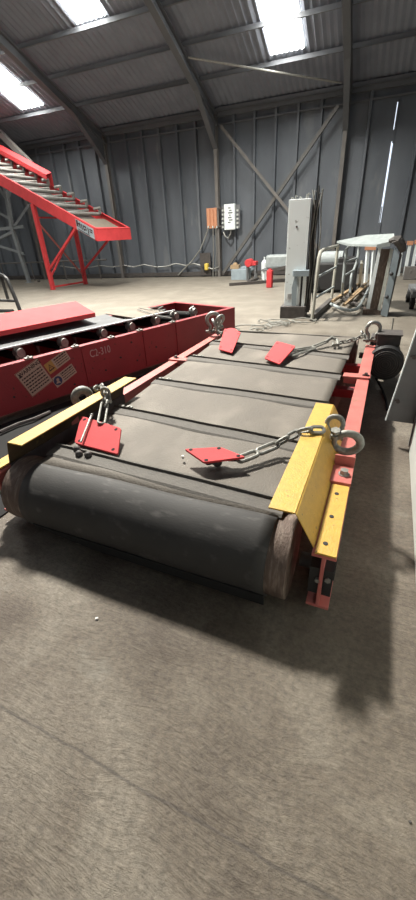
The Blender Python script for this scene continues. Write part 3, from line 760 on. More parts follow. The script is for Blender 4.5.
while l > LT+.2:
    mb = MB(); z = zi(l)-.06; mb.cyl(I(l, .09, z), I(l, WID-.09, z), .06, seg=12)
    p = mb.build('roller', 'roller', inc, smooth=True)
    mb = MB(); mb.box(I(l+.05, WID-.12, z+.10), (.09, .09, .20)); mb.cyl(I(l-.02, WID-.35, z+.16), I(l+.05, WID-.08, z+.20), .05, seg=10); mb.cyl(I(l-.28, .2, z+.02), I(l-.28, WID-.4, z+.14), .045, seg=10); mb.build('idler_bracket', 'galv', p, smooth=True)
    l -= .62; k += 1
# underbelt strip
mb = MB(); mb.prism([I(1.7, .12, zi(1.7)-.3), I(LT, .12, zi(LT)-.3), I(LT, WID-.12, zi(LT)-.3), I(1.7, WID-.12, zi(1.7)-.3)], V((0, 0, -.02))); mb.build('lower_tray', 'dark', inc)
# red hood on the far side
mb = MB(); la = -.72
for q in ([(la, WID-.02, zi(la)+.42), (LT, WID-.02, zi(LT)+.42), (LT, WID-.02, zi(LT)+.02), (la, WID-.02, zi(la)+.02)],): mb.prism([I(*p) for p in q], wD*.02)
mb.prism([I(la, WID+.0, zi(la)+.44), I(LT, WID, zi(LT)+.44), I(LT, WID-.3, zi(LT)+.34), I(la, WID-.3, zi(la)+.34)], V((0, 0, .02)))
mb.prism([I(la, WID-.3, zi(la)+.36), I(LT, WID-.3, zi(LT)+.36), I(LT, WID-.3, zi(LT)+.20), I(la, WID-.3, zi(la)+.20)], wD*.02); mb.build('hood', 'red', inc)
# trestles
def trestle(l):
    for w, s in ((0.03, 1), (WID-.03, -1)):
        mb = MB(); mb.beam(I(l, w, zi(l)-.38), I(l, w, .02), .15, .12, up=(1, 0, 0)); mb.box(I(l, w, .012), (.16, .16, .024)); mb.build('leg', 'red', inc)
    mb = MB(); mb.beam(I(l, .03, .1), I(l, WID, .1), .06, .06); mb.beam(I(l, .03, 2.5), I(l, WID, 2.5), .05, .05); mb.build('tie_bar', 'red', inc)
    mb = MB(); mb.beam(I(l, .05, 2.35), I(l-.02, WID-.05, .35), .05, .05); mb.build('brace', 'red_pale', inc)
    mb = MB(); mb.beam(I(l+.0, .05, .45), I(l-.0, WID-.05, 2.2), .06, .05); mb.build('brace', 'red', inc)
    mb = MB(); mb.beam(I(l+.55, .03, zi(l+1.6)-.36+.0), I(l, .03, .35), .0801, .06); 
    mb = MB(); mb.beam(I(l+2.2, WID-.1, zi(l+2.2)-.38), I(l+.05, WID-.03, .55), .07, .06); mb.build('brace', 'red', inc)
    mb = MB(); mb.beam(I(l+1.9, .05, zi(l+1.9)-.38), I(l+.05, .05, .75), .09, .07); mb.build('brace', 'red', inc)
trestle(0.0)
# black and white lettered plate on its side, partly read as TEIP-like strokes in the photo
mb = MB(); mb.prism([I(2.02, -.004, zi(2.02)-.04), I(2.78, -.004, zi(2.78)-.04), I(2.78, -.004, zi(2.78)-.36), I(2.02, -.004, zi(2.02)-.36)], -wD*.006); npl = mb.build('name_plate', 'pale_blue', isp)
mb = MB()
def nq(l, z0, w, h):
    zz = zi(l); zz2 = zi(l+w); mb.prism([I(l, -.011, zz-z0), I(l+w, -.011, zz2-z0), I(l+w, -.011, zz2-z0-h), I(l, -.011, zz-z0-h)], -wD*.004)
nq(2.04, .05, .08, .2); nq(2.04, .12, .18, .045); nq(2.16, .09, .05, .16); nq(2.25, .10, .045, .17); nq(2.33, .10, .14, .045); nq(2.33, .10, .045, .17); nq(2.33, .2, .12, .04); nq(2.43, .1, .04, .13); nq(2.52, .10, .045, .19); nq(2.6, .10, .13, .045); nq(2.6, .17, .12, .04); nq(2.08, .31, .5, .025)
mb.build('lettering', 'ink', npl)

# ------------------------------------------------------------------ grey lattice tower far left
def Tp(x, y): return aty(x, y, 15.6)
tb_ = at(29, 281.5, 0)
tw = root('lattice_tower', V((aty(29, 281, 15.6).x, 15.6, 0)), 'grey steel lattice tower leg at the left edge behind the inclined conveyor', 'tower')
def tseg(p, q, w, name='member', m='lattice', dy=0):
    a, b = Tp(*p), Tp(*q); a.y += dy; b.y += dy
    mb = MB(); mb.angle(a-tw.location, b-tw.location, w, .014, up=(0, 1, 0)); mb.build(name, m, tw)
f0 = Tp(29, 281); f0.z = 0
mb = MB(); mb.angle(f0-tw.location, Tp(12, 228)-tw.location, .14, .02, up=(0, 1, 0)); mb.angle(Tp(12, 228)-tw.location, Tp(4, 180)-tw.location, .14, .02, up=(0, 1, 0)); mb.box(f0-tw.location+V((0, 0, .01)), (.3, .3, .02)); mb.build('leg', 'lattice', tw)
for p, q, w in (((-6, 212), (11, 221), .11), ((27, 204), (12, 226), .11), ((-6, 231), (23, 228), .12), ((-8, 243), (14, 232), .11), ((-6, 246), (23, 255), .11), ((-3, 189), (4, 199), .15), ((9, 187), (6, 199), .13)): tseg(p, q, w, dy=.05)
mb = MB(); mb.beam(V((-21.5, 15.9, 8.0))-tw.location, V((-21.5, 15.9, 8.1))-tw.location, .1, .1); mb.bm.free()
mb = MB(); a = Tp(-2, 131)-tw.location; b = Tp(31, 164)-tw.location; mb.beam(a, b, .22, .2); mb.build('brace', 'post_steel', tw)
mb = MB(); a = Tp(-25, 110); a.z = 0; a = V((f0.x-3.0, 15.6, 0)); mb.angle(a-tw.location, V((a.x-.2, 15.6, 5.2))-tw.location, .14, .02, up=(0, 1, 0)); mb.build('leg', 'lattice', tw)

# black stillage frame behind the hood
rk = root('steel_rack', V((-9.1, 8.2, 0)), 'black bent-tube rack frame at the left edge behind the red hood', 'rack')
def Kp(x, y, yy=8.2): return aty(x, y, yy)-rk.location
zf = lambda p: V((p.x, p.y, .0))
a = Kp(20, 309)
mb = MB(); mb.tube([Kp(-14, 273.5), Kp(-4, 273.5), Kp(3, 275.5), Kp(7, 279), Kp(10, 286), Kp(16, 300), Kp(21, 313), V((Kp(24, 322).x, 0, 0))], .05, 8); mb.build('hoop', 'black', rk, smooth=True)
mb = MB(); mb.tube([Kp(1, 276), Kp(3, 283), Kp(8, 299)], .04, 8); mb.build('upright', 'black', rk, smooth=True)
mb = MB(); mb.tube([Kp(-14, 300), Kp(15, 301)], .035, 8); mb.tube([Kp(-14, 311), Kp(13, 311)], .05, 6); mb.build('cross_bar', 'black', rk, smooth=True)
mb = MB(); mb.tube([Kp(-6, 276), Kp(-3, 300), V((Kp(0, 325).x, 0, 0))], .05, 8); mb.build('leg', 'black', rk, smooth=True)

# ------------------------------------------------------------------ fittings on the far wall
def wp(x, y, off=.2): return aty(x, y, D-off)
a = wp(206.5, 208.5); b = wp(217.5, 228)
eb = root('electrical_board', V(((a.x+b.x)/2, D-.3, b.z)), 'orange-brown electrical board fixed left of the steel column on the far wall', 'electrical board')
def wb(x0, y0, x1, y1, th, off=.3):
    a, b = wp(x0, y0, off), wp(x1, y1, off); return V(((a.x+b.x)/2, D-off, (a.z+b.z)/2)), (abs(b.x-a.x), th, abs(a.z-b.z))
c, s = wb(206.5, 208.5, 217.5, 228, .05); mb = MB(); mb.box(c-eb.location, s); mb.build('board', 'orange', eb)
for x in (207.5, 211, 214.3):
    c, s = wb(x, 209.5, x+2.6, 226.5, .05, .34); mb = MB(); mb.box(c-eb.location, s); mb.build('cover_strip', 'orange', eb, bevel=.01)
mb = MB(); 
for x in (208.5, 213, 217):
    c, s = wb(x-.6, 226, x+.6, 228, .08, .35); mb.box(c-eb.location, s)
mb.build('cable_gland', 'white_paint', eb)
c, s = wb(224.5, 204.5, 235.5, 229.5, .18, .4)
wbx = root('switch_box', V((c.x, D-.4, c.z-s[2]/2)), 'white switch box with studded edges fixed right of the steel column on the far wall', 'switch box')
mb = MB(); mb.box(c-wbx.location, s); mb.build('enclosure', 'grey_light', wbx, bevel=.02)
c2_, s2_ = wb(222, 206, 240, 228, .04, .3); mb = MB(); mb.box(c2_-wbx.location, s2_); mb.build('backplate', 'grey_steel', wbx)
mb = MB()
for k in range(5):
    for x in (222.8, 237.5):
        c3, s3 = wb(x-.9, 209.5+k*4.2, x+.9, 211.3+k*4.2, .04, .34); mb.box(c3-wbx.location, s3)
mb.build('stud', 'white_paint', wbx)
mb = MB()
for k in range(7):
    c3, s3 = wb(228+(k % 2), 207.5+k*2.4, 230.5+(k*7 % 3), 208.4+k*2.4, .006, .495); mb.box(c3-wbx.location, s3)
mb.build('lettering', 'grey_steel', wbx)
mb = MB(); mb.tube([wp(217.6, 208.5, .37), wp(222, 208.5, .37)], .03, 6); single('conduit', mb, 'dark', 'upper short dark conduit joining the orange board to the white switch box', 'conduit')
mb = MB(); mb.tube([wp(217.6, 226.5, .37), wp(222, 226.5, .37)], .03, 6); single('conduit', mb, 'dark', 'lower short dark conduit joining the orange board to the white switch box', 'conduit')
mb = MB(); mb.tube([wp(231, 229.5, .38), wp(230.5, 234, .38), wp(228, 238.5, .38), wp(225, 236, .3), wp(223.5, 232, .28)], .028, 6); single('cable_loop', mb, 'galv', 'pale cable loop drooping under the white switch box', 'cable')
mb = MB(); mb.tube([wp(208.5, 228, .33), wp(205, 238, .3), wp(200, 250, .3), wp(192, 261, .25), wp(183, 270, .25), wp(178, 275.3, .25)], .028, 6); single('cable', mb, 'galv', 'pale cable slanting down left from the orange board to the floor', 'cable')
mb = MB(); mb.tube([wp(213, 228, .40), wp(213.5, 250, .4), wp(213, 277.2, .4)], .022, 6); single('cable', mb, 'galv', 'left one of two pale cables dropping straight from the orange board', 'cable')
mb = MB(); mb.tube([wp(215.8, 228, .40), wp(216.3, 252, .4), wp(215.8, 277.2, .4)], .018, 6); single('cable', mb, 'galv', 'right one of two pale cables dropping straight from the orange board', 'cable')
mb = MB(); pts = []
xs = [60, 78, 92, 100, 112, 124, 134, 144, 156, 166, 176, 186, 194, 203]; ys = [266, 268.5, 267, 265.5, 267, 265.5, 267, 264.5, 267, 266.5, 263.5, 265.5, 263.5, 266]
mb.tube([wp(x, y, .2) for x, y in zip(xs, ys)], .026, 6); single('cable', mb, 'galv', 'pale cable sagging along the foot of the far wall behind the inclined conveyor', 'cable')
c, s = wb(205, 263.5, 208.5, 270, .2, .35); ys_ = root('socket_box', V((c.x, D-.35, c.z-s[2]/2)), 'small yellow socket box low on the far wall left of the column', 'socket box')
mb = MB(); mb.box(c-ys_.location, s); mb.build('enclosure', 'yellow_plastic', ys_, bevel=.03)
c, s = wb(203, 266, 206, 269, .16, .35); mb = MB(); mb.box(c-ys_.location, s); mb.build('plug', 'black', ys_, bevel=.02)
mb = MB(); mb.box((c.x, D-.2, .5), (.5, .06, .9)); single('backing_board', mb, 'dark', 'dark board on the wall behind the small yellow socket box', 'board')
mb = MB(); mb.tube([wp(208.5, 268, .35), wp(213, 269, .35), wp(219, 267, .35)], .028, 6); single('cable', mb, 'galv', 'short pale cable running right from the yellow socket box', 'cable')

# ------------------------------------------------------------------ bits and pieces by the far wall
def floor_box(name, x0, x1, yb, hgt, dep, m, label, cat, depth_y=None, bev=.01):
    a, b = at(x0, yb, 0), at(x1, yb, 0); mb = MB(); w = (b-a).length; c = (a+b)/2
    mb.box(c+V((0, dep/2, hgt/2)), (w, dep, hgt)); o = single(name, mb, m, label, cat, bevel=bev); return recentre(o), c, w
o, c, w = floor_box('storage_box', 231.5, 247, 280, .38, .5, 'pale_blue', 'low pale blue-grey box on the floor at the foot of the wall brace', 'box')
mb = MB(); mb.box((0, .25, .385), (w+.04, .54, .03)); mb.build('lid', 'pale_blue', o)
mb = MB(); mb.box((-.25, .3, .46), (.35, .25, .14)); mb.sphere((-.25, .3, .52), .1); o = mb.build('rag', 'wood'); o.location = o.location+c; tag(o, 'small brown bundle lying on the pale blue-grey box', 'bundle')
a = at(229.5, 284.5, .05); b = at(287, 280, .05)
mb = MB(); mb.beam(a, b, .12, .09); single('steel_bar', mb, 'dark', 'long dark steel bar lying on the floor left of the tall pale column, front one', 'bar')
mb = MB(); mb.beam(a+V((.5, .75, 0)), b+V((-1.3, .75, 0)), .12, .08); single('steel_bar', mb, 'dark', 'dark steel bar lying directly behind the long front bar near the red canister', 'bar')
ba = at(246, 277, .0)
o = MB(); o.sphere((ba.x, ba.y, .28), .36, (1, .7, .42), 16); o.cyl((ba.x, ba.y, 0), (ba.x, ba.y, .2), .2); single('basin', o, 'pale_blue', 'oval silver basin beside the pale blue-grey box', 'basin', smooth=True)
# red power tool / machine
ra = at(254, 279, 0)+V((.05, -.5, 0))
t = root('bench_saw', ra, 'small machine with red hood standing by the silver gas cylinder', 'machine')
mb = MB(); mb.box((0, 0, .60), (.40, .35, .14)); mb.cyl((-.1, -.2, .62), (-.1, .2, .62), .14, seg=18); mb.build('hood', 'red', t, bevel=.02)
for sx in (-.16, .16):
    for sy in (-.12, .12): mb = MB(); mb.beam((sx, sy, 0), (sx, sy, .5), .05, .05); mb.build('leg', 'grey_steel', t)
ga = at(264, 279, 0)
mb = MB(); mb.cyl((0, 0, 0), (0, 0, .58), .12, seg=18); mb.cyl((0, 0, .58), (0, 0, .68), .12, .05, seg=18); mb.cyl((0, 0, .68), (0, 0, .78), .03, seg=10); o = single('gas_cylinder', mb, 'grey_light', 'short silver cylinder standing between the red-hooded machine and red block', 'cylinder', smooth=True); o.location = ga
ra = at(269.5, 287.5, 0)
mb = MB(); mb.box((0, 0, .26), (.18, .22, .52)); mb.box((0, 0, .54), (.10, .12, .05)); o = single('red_canister', mb, 'red', 'upright bright red box on the floor just left of the tall pale column', 'canister', bevel=.02); o.location = ra
mb = MB(); mb.box((0, 0, .33), (.22, .26, .66)); mb.bm.free()
# bench with grey tank
ta = at(275, 282, 0); t = root('work_bench', ta, 'bench carrying a rounded pale grey tank, half hidden behind the tall pale column', 'bench')
mb = MB(); mb.box((.25, .25, .40), (1.5, .7, .06)); mb.build('top', 'grey_steel', t)
for sx in (-.42, .9):
    for sy in (-.02, .5): mb = MB(); mb.beam((sx, sy, 0), (sx, sy, .38), .06, .06); mb.build('leg', 'grey_light', t)
mb = MB(); mb.beam((-.15, -.15, .40), (.55, -.12, .52), .16, .10); mb.build('clamp', 'dark', t)
mb = MB(); mb.box((.16, .3, .66), (1.1, .5, .44)); o = mb.build('tank', 'rail_grey', bevel=.07); o.location = ta; tag(o, 'rounded pale grey tank sitting on the bench left of the tall pale column', 'tank')

# ------------------------------------------------------------------ tall pale column
TC = V((-1.40, 8.35, 0))
t = root('lift_column', TC, 'tall pale blue-white steel column with cables at its right side', 'column', rz=math.radians(3))
Hc = 2.09
mb = MB(); mb.box((-.0, .12, Hc/2+.06), (.385, .30, Hc-.10)); mb.box((0, -.035, Hc/2+.06), (.40, .02, Hc-.10)); col_ = mb.build('face_plate', 'grey_light', t, bevel=.006)
mb = MB(); mb.cyl((-.03, -.05, 1.66), (-.03, -.04, 1.66), .018, seg=12); mb.build('bolt_hole', 'black', col_)
mb = MB(); mb.box((-.09, -.048, .42), (.10, .004, .12)); p = mb.build('data_plate', 'paper', col_)
mb = MB(); [mb.box((-.09, -.052, .46-k*.022), (.08, .002, .007)) for k in range(4)]; mb.build('text_lines', 'grey_steel', p)
mb = MB(); mb.box((0.0, .1, .12), (.52, .5, .24)); mb.build('base_block', 'dark', t, bevel=.01)
mb = MB(); mb.hbeam((.27, .14, .1), (.27, .14, Hc-.02), .10, .24, .014, up=(0, 1, 0)); mb.build('mast', 'dark', t)
mb = MB(); mb.box((.12, -.10, .86), (.30, .10, .11)); mb.box((.0, -.075, .86), (.1, .05, .10)); mb.build('clamp_bracket', 'pale_blue', t, bevel=.006)
mb = MB(); mb.prism([V((-.03, -.07, .25)), V((.05, -.07, .25)), V((.05, -.07, .82)), V((.0, -.07, .82)), V((-.05, -.07, .6))], (0, -.04, 0)); mb.build('side_fin', 'pale_blue', t)
mb = MB(); mb.box((.10, -.07, .53), (.035, .03, .6)); mb.box((.19, -.07, .53), (.06, .05, .62)); mb.build('cover_strip', 'grey_light', t)
mb = MB(); mb.box((.145, -.05, .53), (.05, .03, .6)); mb.build('recess', 'black', t)
rr_ = random.Random(5)
for k in range(5):
    x = .26+.035*k; mb = MB()
    pts = [V((x+.02*math.sin(k+j*1.3), .0+.02*math.cos(j*2+k), Hc+.08-j*.24+.05*(k % 2))) for j in range(9)]
    pts[0] += V((.05*((k % 3)-1), 0, .06)); mb.tube(pts, .011, 6); mb.build('cable', 'rubber' if k % 2 else 'chain', t, smooth=True)
mb = MB()
for x, h in ((-.17, .05), (-.10, .08), (-.02, .05), (.10, .08), (.13, .10), (.24, .13), (.33, .09)):
    mb.tube([(x, .05, Hc-.0), (x+.01, .05, Hc+h), (x+.04, .06, Hc+h-.02)], .012, 6)
mb.build('hook', 'galv', t)

# wires heaped on the floor in front of the column
mb = MB(); rw = random.Random(11)
for k in range(10):
    x0 = rw.uniform(-1.95, -1.1); y0 = rw.uniform(6.9, 7.9); pts = []
    a0 = rw.uniform(0, 6.3); rad = rw.uniform(.12, .3)
    for j in range(12): pts.append((x0+rad*math.cos(a0+j*.55), y0+rad*.8*math.sin(a0+j*.55), .02+.03*abs(math.sin(j+k))))
    mb.tube(pts, .009, 5)
single('wire_heap', mb, 'chain', 'heap of tangled grey wire on the floor in front of the tall pale column', 'wire')
mb = MB(); a = at(250, 327, .015); mb.tube([a+V((.32*math.cos(t*PI/9), .2*math.sin(t*PI/9), 0)) for t in range(-3, 13)], .010, 5); single('wire_loop', mb, 'chain', 'open loop of wire on the floor just beyond the far end of the belt', 'wire')

# ------------------------------------------------------------------ grey work platform with guard rails
pl = root('work_platform', V((-.3, 9.0, 0)), 'pale grey steel platform with bent guard rails and upright channel, right of the tall column', 'platform')
po = V(pl.location)
def A_(x, y, yy): return aty(x, y, yy)-po
def F_(x, y, z=0): return at(x, y, z)-po
# left guard rail
n_ = 8.05; f_ = 10.2
pn = V((-.96, 8.03, 0))-po; tn_ = A_(319.5, 256, 8.03); pf = V((-.80, 10.2, 0))-po
mb = MB(); mb.tube([pn+V((0, 0, .03)), A_(315.5, 290, 8.03), A_(319, 258, 8.03), A_(320.5, 252, 8.1), A_(324, 249.5, 8.4), A_(338, 245.5, 10.0), A_(337.5, 250, 10.2), pf+V((0, 0, .03))], .033, 8); mb.build('guard_rail', 'cream_tube', pl, smooth=True)
mb = MB()
for (a, b) in (((317.5, 277), (336, 267)), ((315, 298), (333.5, 287))): mb.tube([A_(*a, 8.03), A_(*b, 10.15)], .025, 8)
mb.build('cross_bar', 'rail_grey', pl, smooth=True)
mb = MB(); mb.beam(pn+V((0, 0, .06)), pf+V((0, 0, .06)), .10, .12); mb.build('base_rail', 'dark', pl)
# inner guard rail
mb = MB(); mb.tube([F_(342, 297, .05), A_(343, 282, 10.0), A_(346.5, 249, 10.0), A_(350, 245.5, 10.1), A_(357, 244.5, 10.6), A_(359.5, 246, 10.7), A_(357, 262, 10.7), A_(351.5, 276, 10.5), A_(350, 292, 10.4), F_(351, 298, .03)], .035, 8); mb.build('guard_rail', 'rail_grey', pl, smooth=True)
mb = MB(); mb.tube([A_(345.5, 262, 10.0), A_(357, 258, 10.7)], .025, 8); mb.tube([A_(344, 276, 10.0), A_(354, 270, 10.6)], .025, 8); mb.build('cross_bar', 'rail_grey', pl, smooth=True)
# upright channel box
yu = 8.9
def U_(x, y, yy=8.75): return aty(x, y, yy)-po
mb = MB(); q = [U_(378.5, 248), U_(381.5, 248), U_(369.5, 309), U_(366, 308.5)]; mb.prism(q, V((0, .12, 0))); mb.build('upright_edge', 'grey_light', pl)
mb = MB(); q = [U_(381, 249, 8.82), U_(391, 249, 8.82), U_(378, 309, 8.82), U_(369, 308.5, 8.82)]; mb.prism(q, V((0, .06, 0))); mb.build('upright_panel', 'rust', pl)
mb = MB(); q = [U_(390.5, 248), U_(393.5, 249), U_(380.5, 311), U_(377.5, 310)]; mb.prism(q, V((0, .14, 0))); mb.build('upright_edge', 'cream_tube', pl)
mb = MB(); q = [U_(394.5, 249, 8.6), U_(400, 252, 8.6), U_(387, 317, 8.6), U_(380.5, 315, 8.6)]; mb.prism(q, V((.02, .5, 0))); sp2 = mb.build('side_plate', 'pale_blue', pl)
mb = MB(); q = [U_(400.3, 251, 8.62), U_(402.0, 255, 8.62), U_(394.5, 287, 8.62), U_(387.5, 317, 8.62)]; mb.prism(q, V((.0, .5, 0))); mb.build('side_web', 'dark', pl)
mb = MB(); 
for (x, y) in ((391.5, 274), (387, 297)): mb.sphere(U_(x, y, 8.57), .035)
mb.build('bolt', 'black', sp2)
# roof plate
tp_ = [aty(337, 242.5, 10.2), aty(366, 235.5, 11.2), aty(393, 234, 9.9), aty(394.5, 243, 8.75), aty(376, 246, 8.75)]
zt_ = 1.42
tp_ = [at(337, 242.5, 1.38), at(366, 237, 1.38), at(394, 235, 1.36), at(394.5, 241, 1.33), at(378, 246, 1.33)]
mb = MB(); top = [A_(337, 241, 10.0), A_(366, 235, 10.2), A_(394, 233.5, 8.9), A_(394.5, 240.5, 8.7), A_(377, 244.5, 8.72), A_(349, 244, 9.7)]
mb.prism(top, V((0, 0, -.04))); mb.prism([A_(377, 244.5, 8.7), A_(390, 241.5, 8.68), A_(390, 246, 8.68), A_(377, 248.5, 8.7)], V((0, .25, 0))); mb.build('top_plate', 'top_sheet', pl)
mb = MB(); mb.tube([A_(389, 241, 8.62), A_(394, 239.5, 8.6), A_(398, 240.5, 8.6), A_(401, 244, 8.6), A_(403, 251, 8.65)], [.03, .06, .09, .08, .06], 8); mb.tube([A_(392, 243, 8.55), A_(402, 239, 8.55)], .02, 6); mb.build('frayed_wrap', 'dark', pl)
mb = MB(); mb.beam(U_(362, 262, 10.6), F_(359, 290, 0), .07, .07); mb.build('leg', 'cream_tube', pl)
# tubes and battens lying towards the viewer
mb = MB(); mb.tube([F_(331, 304, .10), F_(335, 306, .10), F_(342, 309, .10), F_(350, 310.5, .10), F_(357, 309, .10), F_(361, 304, .12), F_(365, 296, .14), F_(369, 288, .16)], .033, 8); mb.build('floor_hoop', 'rail_grey', pl, smooth=True)
for (a, b) in (((333, 301), (360, 283)), ((344, 305), (366, 286)), ((349, 300), (368, 281))):
    mb = MB(); mb.beam(F_(*a, .12), F_(*b, .12), .07, .05); mb.build('batten', 'wood', pl)
for (a, b) in (((339, 297), (362, 306)), ((350, 288), (371, 297)), ((343, 291), (352, 304))):
    mb = MB(); mb.beam(F_(*a, .07), F_(*b, .07), .08, .04); mb.build('floor_bar', 'dark', pl)
mb = MB(); mb.box(F_(373, 311, .05), (.4, .3, .10)); mb.build('deck', 'rust', pl)

# dark compressor behind the rails
t = root('compressor', at(330, 296, 0)+V((0, .8, 0)), 'dark compressor with pale tank standing behind the left guard rail', 'compressor')
mb = MB(); mb.box((0, .1, .42), (1.2, .7, .7)); mb.box((.3, .1, .8), (.5, .5, .2)); mb.build('body', 'black', t, bevel=.04)
mb = MB(); mb.cyl((-.55, .3, .82), (.15, .3, .82), .22, seg=24); mb.build('tank', 'rail_grey', t, smooth=True)
for sx in (-.5, .5):
    mb = MB(); mb.cyl((sx, -.3, .14), (sx, -.2, .14), .14, seg=18); mb.build('wheel', 'rubber', t, smooth=True)
mb = MB(); mb.box((-.62, .0, .72), (.12, .2, .12)); mb.build('valve', 'red', t)

# trestles with orange tops on the right
def trestle_t(x0, x1, yt, yb, yy, label, legs):
    a = aty(x0, yt, yy); b = aty(x1, yt, yy); base = V(((a.x+b.x)/2, yy, 0))
    t = root('trestle', base, label, 'trestle', 'orange-topped trestles')
    mb = MB(); mb.beam(a-base, b-base, .22, .12); mb.build('top_board', 'orange', t)
    for (xt, xb) in legs:
        p = aty(xt, yt+1, yy)-base; q = aty(xb, yb, yy)-base; q.z = 0
        for s in (-.12, .25):
            mb = MB(); mb.beam(p+V((0, s*.3, 0)), q+V((0, s, 0)), .09, .06); mb.build('leg', 'grey_light', t)
    p = aty(legs[0][0], (yt+yb)/2, yy)-base; q = aty(legs[-1][0]+.01, (yt+yb)/2, yy)-base
    return t
trestle_t(365, 376, 247.5, 281, 13.2, 'grey trestle with a short orange top seen under the platform roof plate', ((368, 366), (374, 372)))
trestle_t(399, 405.5, 243.5, 275, 16.3, 'orange-topped grey trestle beside the dark edge of the platform', ((402, 398),))
trestle_t(407, 413, 243, 275, 16.3, 'orange-topped grey trestle standing above the grey concrete block', ((410, 404.5),))
trestle_t(414.5, 424, 242, 275, 16.3, 'orange-topped grey trestle cut by the right edge of the picture', ((417, 411), (423, 419)))
ba = at(409, 280, 0); mb = MB(); mb.box((0, .15, .2), (.36, .3, .38)); mb.box((0, .0, .25), (.06, .02, .1)); o = single('concrete_block', mb, 'post_steel', 'grey concrete block on the floor below the orange-topped trestles', 'block', bevel=.02); o.location = ba
# clutter behind the platform: a small wire stool
sa = at(369, 279, 0)+V((-.7, 1.2, 0)); 
# caster truck right edge
ca = at(411, 309, 0); t = root('wheeled_truck', ca, 'dark wheeled truck corner with black castors at the right edge beyond the grey panel', 'trolley')
for (dx, dy) in ((0, 0), (-.02, .9)):
    mb = MB(); mb.cyl((dx-.04, dy, .13), (dx+.04, dy, .13), .13, seg=20); mb.cyl((dx-.055, dy, .13), (dx+.055, dy, .13), .05, seg=12); mb.build('wheel', 'rubber', t, smooth=True)
mb = MB(); mb.box((.25, .45, .34), (.6, 1.3, .08)); mb.box((0, 0, .27), (.12, .14, .08)); mb.box((0, .9, .27), (.12, .14, .08)); mb.build('deck', 'grey_steel', t)
mb = MB(); mb.box((.3, .6, .62), (.4, .8, .46)); mb.build('crate', 'dark', t)

# thin stick standing behind the motor
a = at(390, 344, 0); mb = MB(); mb.cyl((0, 0, 0), aty(393.5, 318, a.y)-a, .012, seg=8); mb.cyl((0, 0, 0), (0, 0, .02), .05, seg=12); o = single('steel_rod', mb, 'galv', 'thin pale rod standing on the floor behind the black motor', 'rod'); o.location = a

# ------------------------------------------------------------------ grey and white machine on the right
hm = root('hopper_machine', W(.385, 2.0, 0), 'white-sided machine with a hanging grey steel flap at the right edge', 'machine', rz=-AZ)
def Hm(u, v, z): return V((u-.385, v-2.0, z))
mb = MB(); mb.box(Hm(.80, 1.62, .5), (.83, 2.94, 1.0)); mb.build('cabinet', 'white_paint', hm, bevel=.004)
mb = MB(); mb.box(Hm(.392, 3.085, .52), (.03, .05, 1.0)); mb.build('corner_post', 'grey_steel', hm)
mb = MB()
q = [Hm(.176, 3.13, .20), Hm(.385, 3.13, .20), Hm(.60, 3.13, .20), Hm(.60, 3.16, 1.3), Hm(.295, 3.16, 1.3)]
q = [Hm(.176, 3.13, .20), Hm(.60, 3.13, .19), Hm(.60, 3.13, 1.25), Hm(.287, 3.13, 1.25)]
mb.prism(q, V((0, .012, 0))); fl = mb.build('flap', 'grey_steel', hm)
mb = MB(); mb.prism([Hm(.170, 3.12, .20), Hm(.178, 3.12, .20), Hm(.289, 3.12, 1.25), Hm(.281, 3.12, 1.25)], V((0, .03, 0))); mb.build('flap_rim', 'grey_light', fl)
for (x, y) in ((398, 401), (414, 357)):
    nn = Av; p = atn(x, y, nn, 3.125); mb = MB(); pl_ = p-V(hm.location); pl_ = V((pl_.dot(Bv), pl_.dot(Av), pl_.z)); mb.cyl(pl_, pl_-V((0, .02, 0)), .014, seg=12); mb.box(pl_+V((-.012, -.012, .008)), (.03, .01, .012)); mb.build('latch', 'dark', fl)

# crumbs on the floor
def crumb(name, x, y, s, m, label, cat):
    mb = MB(); mb.box((0, 0, s*.3), (s, s*.7, s*.6), Matrix.Rotation(.5, 3, 'Z')); mb.sphere((s*.2, 0, s*.3), s*.4); o = single(name, mb, m, label, cat); o.location = at(x, y); 
crumb('paper_scrap', 97, 619, .014, 'paper', 'tiny white scrap on the floor left of centre below the drum', 'scrap')
crumb('paper_scrap', 410, 822, .008, 'dark', 'tiny dark chip on the floor near the right edge', 'scrap')
crumb('floor_lump', 39, 282, .12, 'dark', 'small dark lump on the floor between the tower leg and the red trestle', 'lump')
mb = MB(); mb.cyl((0, 0, 0), (0, 0, .02), .008, seg=8); o = single('bead', mb, 'paper', 'small white speck lying on the belt left of the flat raised red plate', 'speck'); o.location = at(183, 458.5, .452)

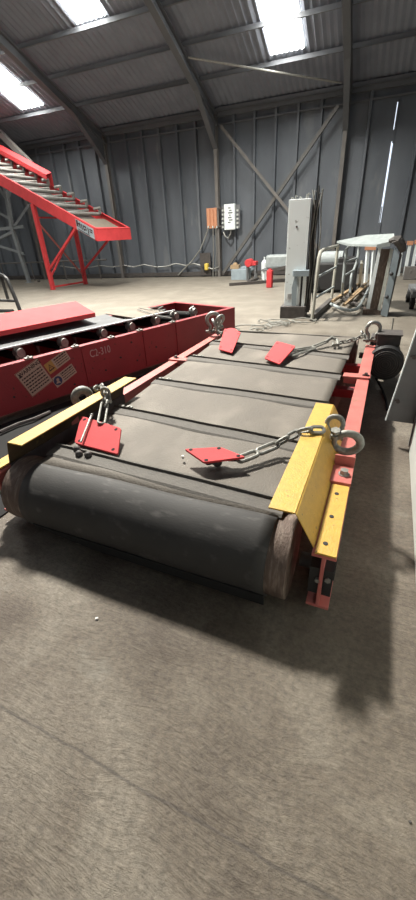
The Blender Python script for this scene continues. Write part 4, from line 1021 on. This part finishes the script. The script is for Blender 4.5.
# ------------------------------------------------------------------ separate pieces of a part become parts of their own
KEEP = {'text_lines', 'lettering', 'border', 'fan_grille', 'stencil_number', 'hook', 'warning_triangle', 'white_figure', 'enclosure', 'mounting_plate'}
def split_pieces(ob):
    me = ob.data; n = len(me.vertices); par = list(range(n))
    def find(i):
        while par[i] != i: par[i] = par[par[i]]; i = par[i]
        return i
    for e in me.edges:
        a, b = find(e.vertices[0]), find(e.vertices[1])
        if a != b: par[a] = b
    comps = {}
    for i in range(n): comps.setdefault(find(i), []).append(i)
    gr = []
    for c in comps.values():
        cs = [me.vertices[i].co for i in c]
        gr.append([set(c), [min(v[k] for v in cs)-.004 for k in range(3)], [max(v[k] for v in cs)+.004 for k in range(3)]])
    ch = True
    while ch and len(gr) > 1:
        ch = False
        for i in range(len(gr)):
            for j in range(i+1, len(gr)):
                if all(gr[i][1][k] <= gr[j][2][k] and gr[j][1][k] <= gr[i][2][k] for k in range(3)):
                    a, b = gr[i], gr.pop(j); a[0] |= b[0]; a[1] = [min(x, y) for x, y in zip(a[1], b[1])]; a[2] = [max(x, y) for x, y in zip(a[2], b[2])]
                    ch = True; break
            if ch: break
    if len(gr) < 2 or len(gr) > 40: return
    base = me.copy()
    for gi, g in enumerate(gr):
        bm = bmesh.new(); bm.from_mesh(base); bm.verts.ensure_lookup_table()
        bmesh.ops.delete(bm, geom=[v for v in bm.verts if v.index not in g[0]], context='VERTS')
        if gi == 0: bm.to_mesh(me); bm.free(); continue
        m2 = base.copy(); bm.to_mesh(m2); bm.free()
        o = ob.copy(); o.data = m2; C.objects.link(o)
for ob in [o for o in C.objects if o.type == 'MESH' and o.parent and o.data.users == 1]:
    if ob.name.split('.')[0] not in KEEP: split_pieces(ob)

# ------------------------------------------------------------------ world and view
w = bpy.data.worlds.new('world'); bpy.context.scene.world = w; w.use_nodes = True
bg = w.node_tree.nodes['Background']; bg.inputs['Color'].default_value = (.80, .88, 1.0, 1); bg.inputs['Strength'].default_value = 1.5
sc = bpy.context.scene
sc.view_settings.view_transform = 'Standard'; sc.view_settings.look = 'None'; sc.view_settings.gamma = 1; sc.view_settings.use_curve_mapping = False
sc.view_settings.exposure = -0.13
sc.cycles.use_denoising = True
sc.cycles.max_bounces = 6
sc.cycles.diffuse_bounces = 2
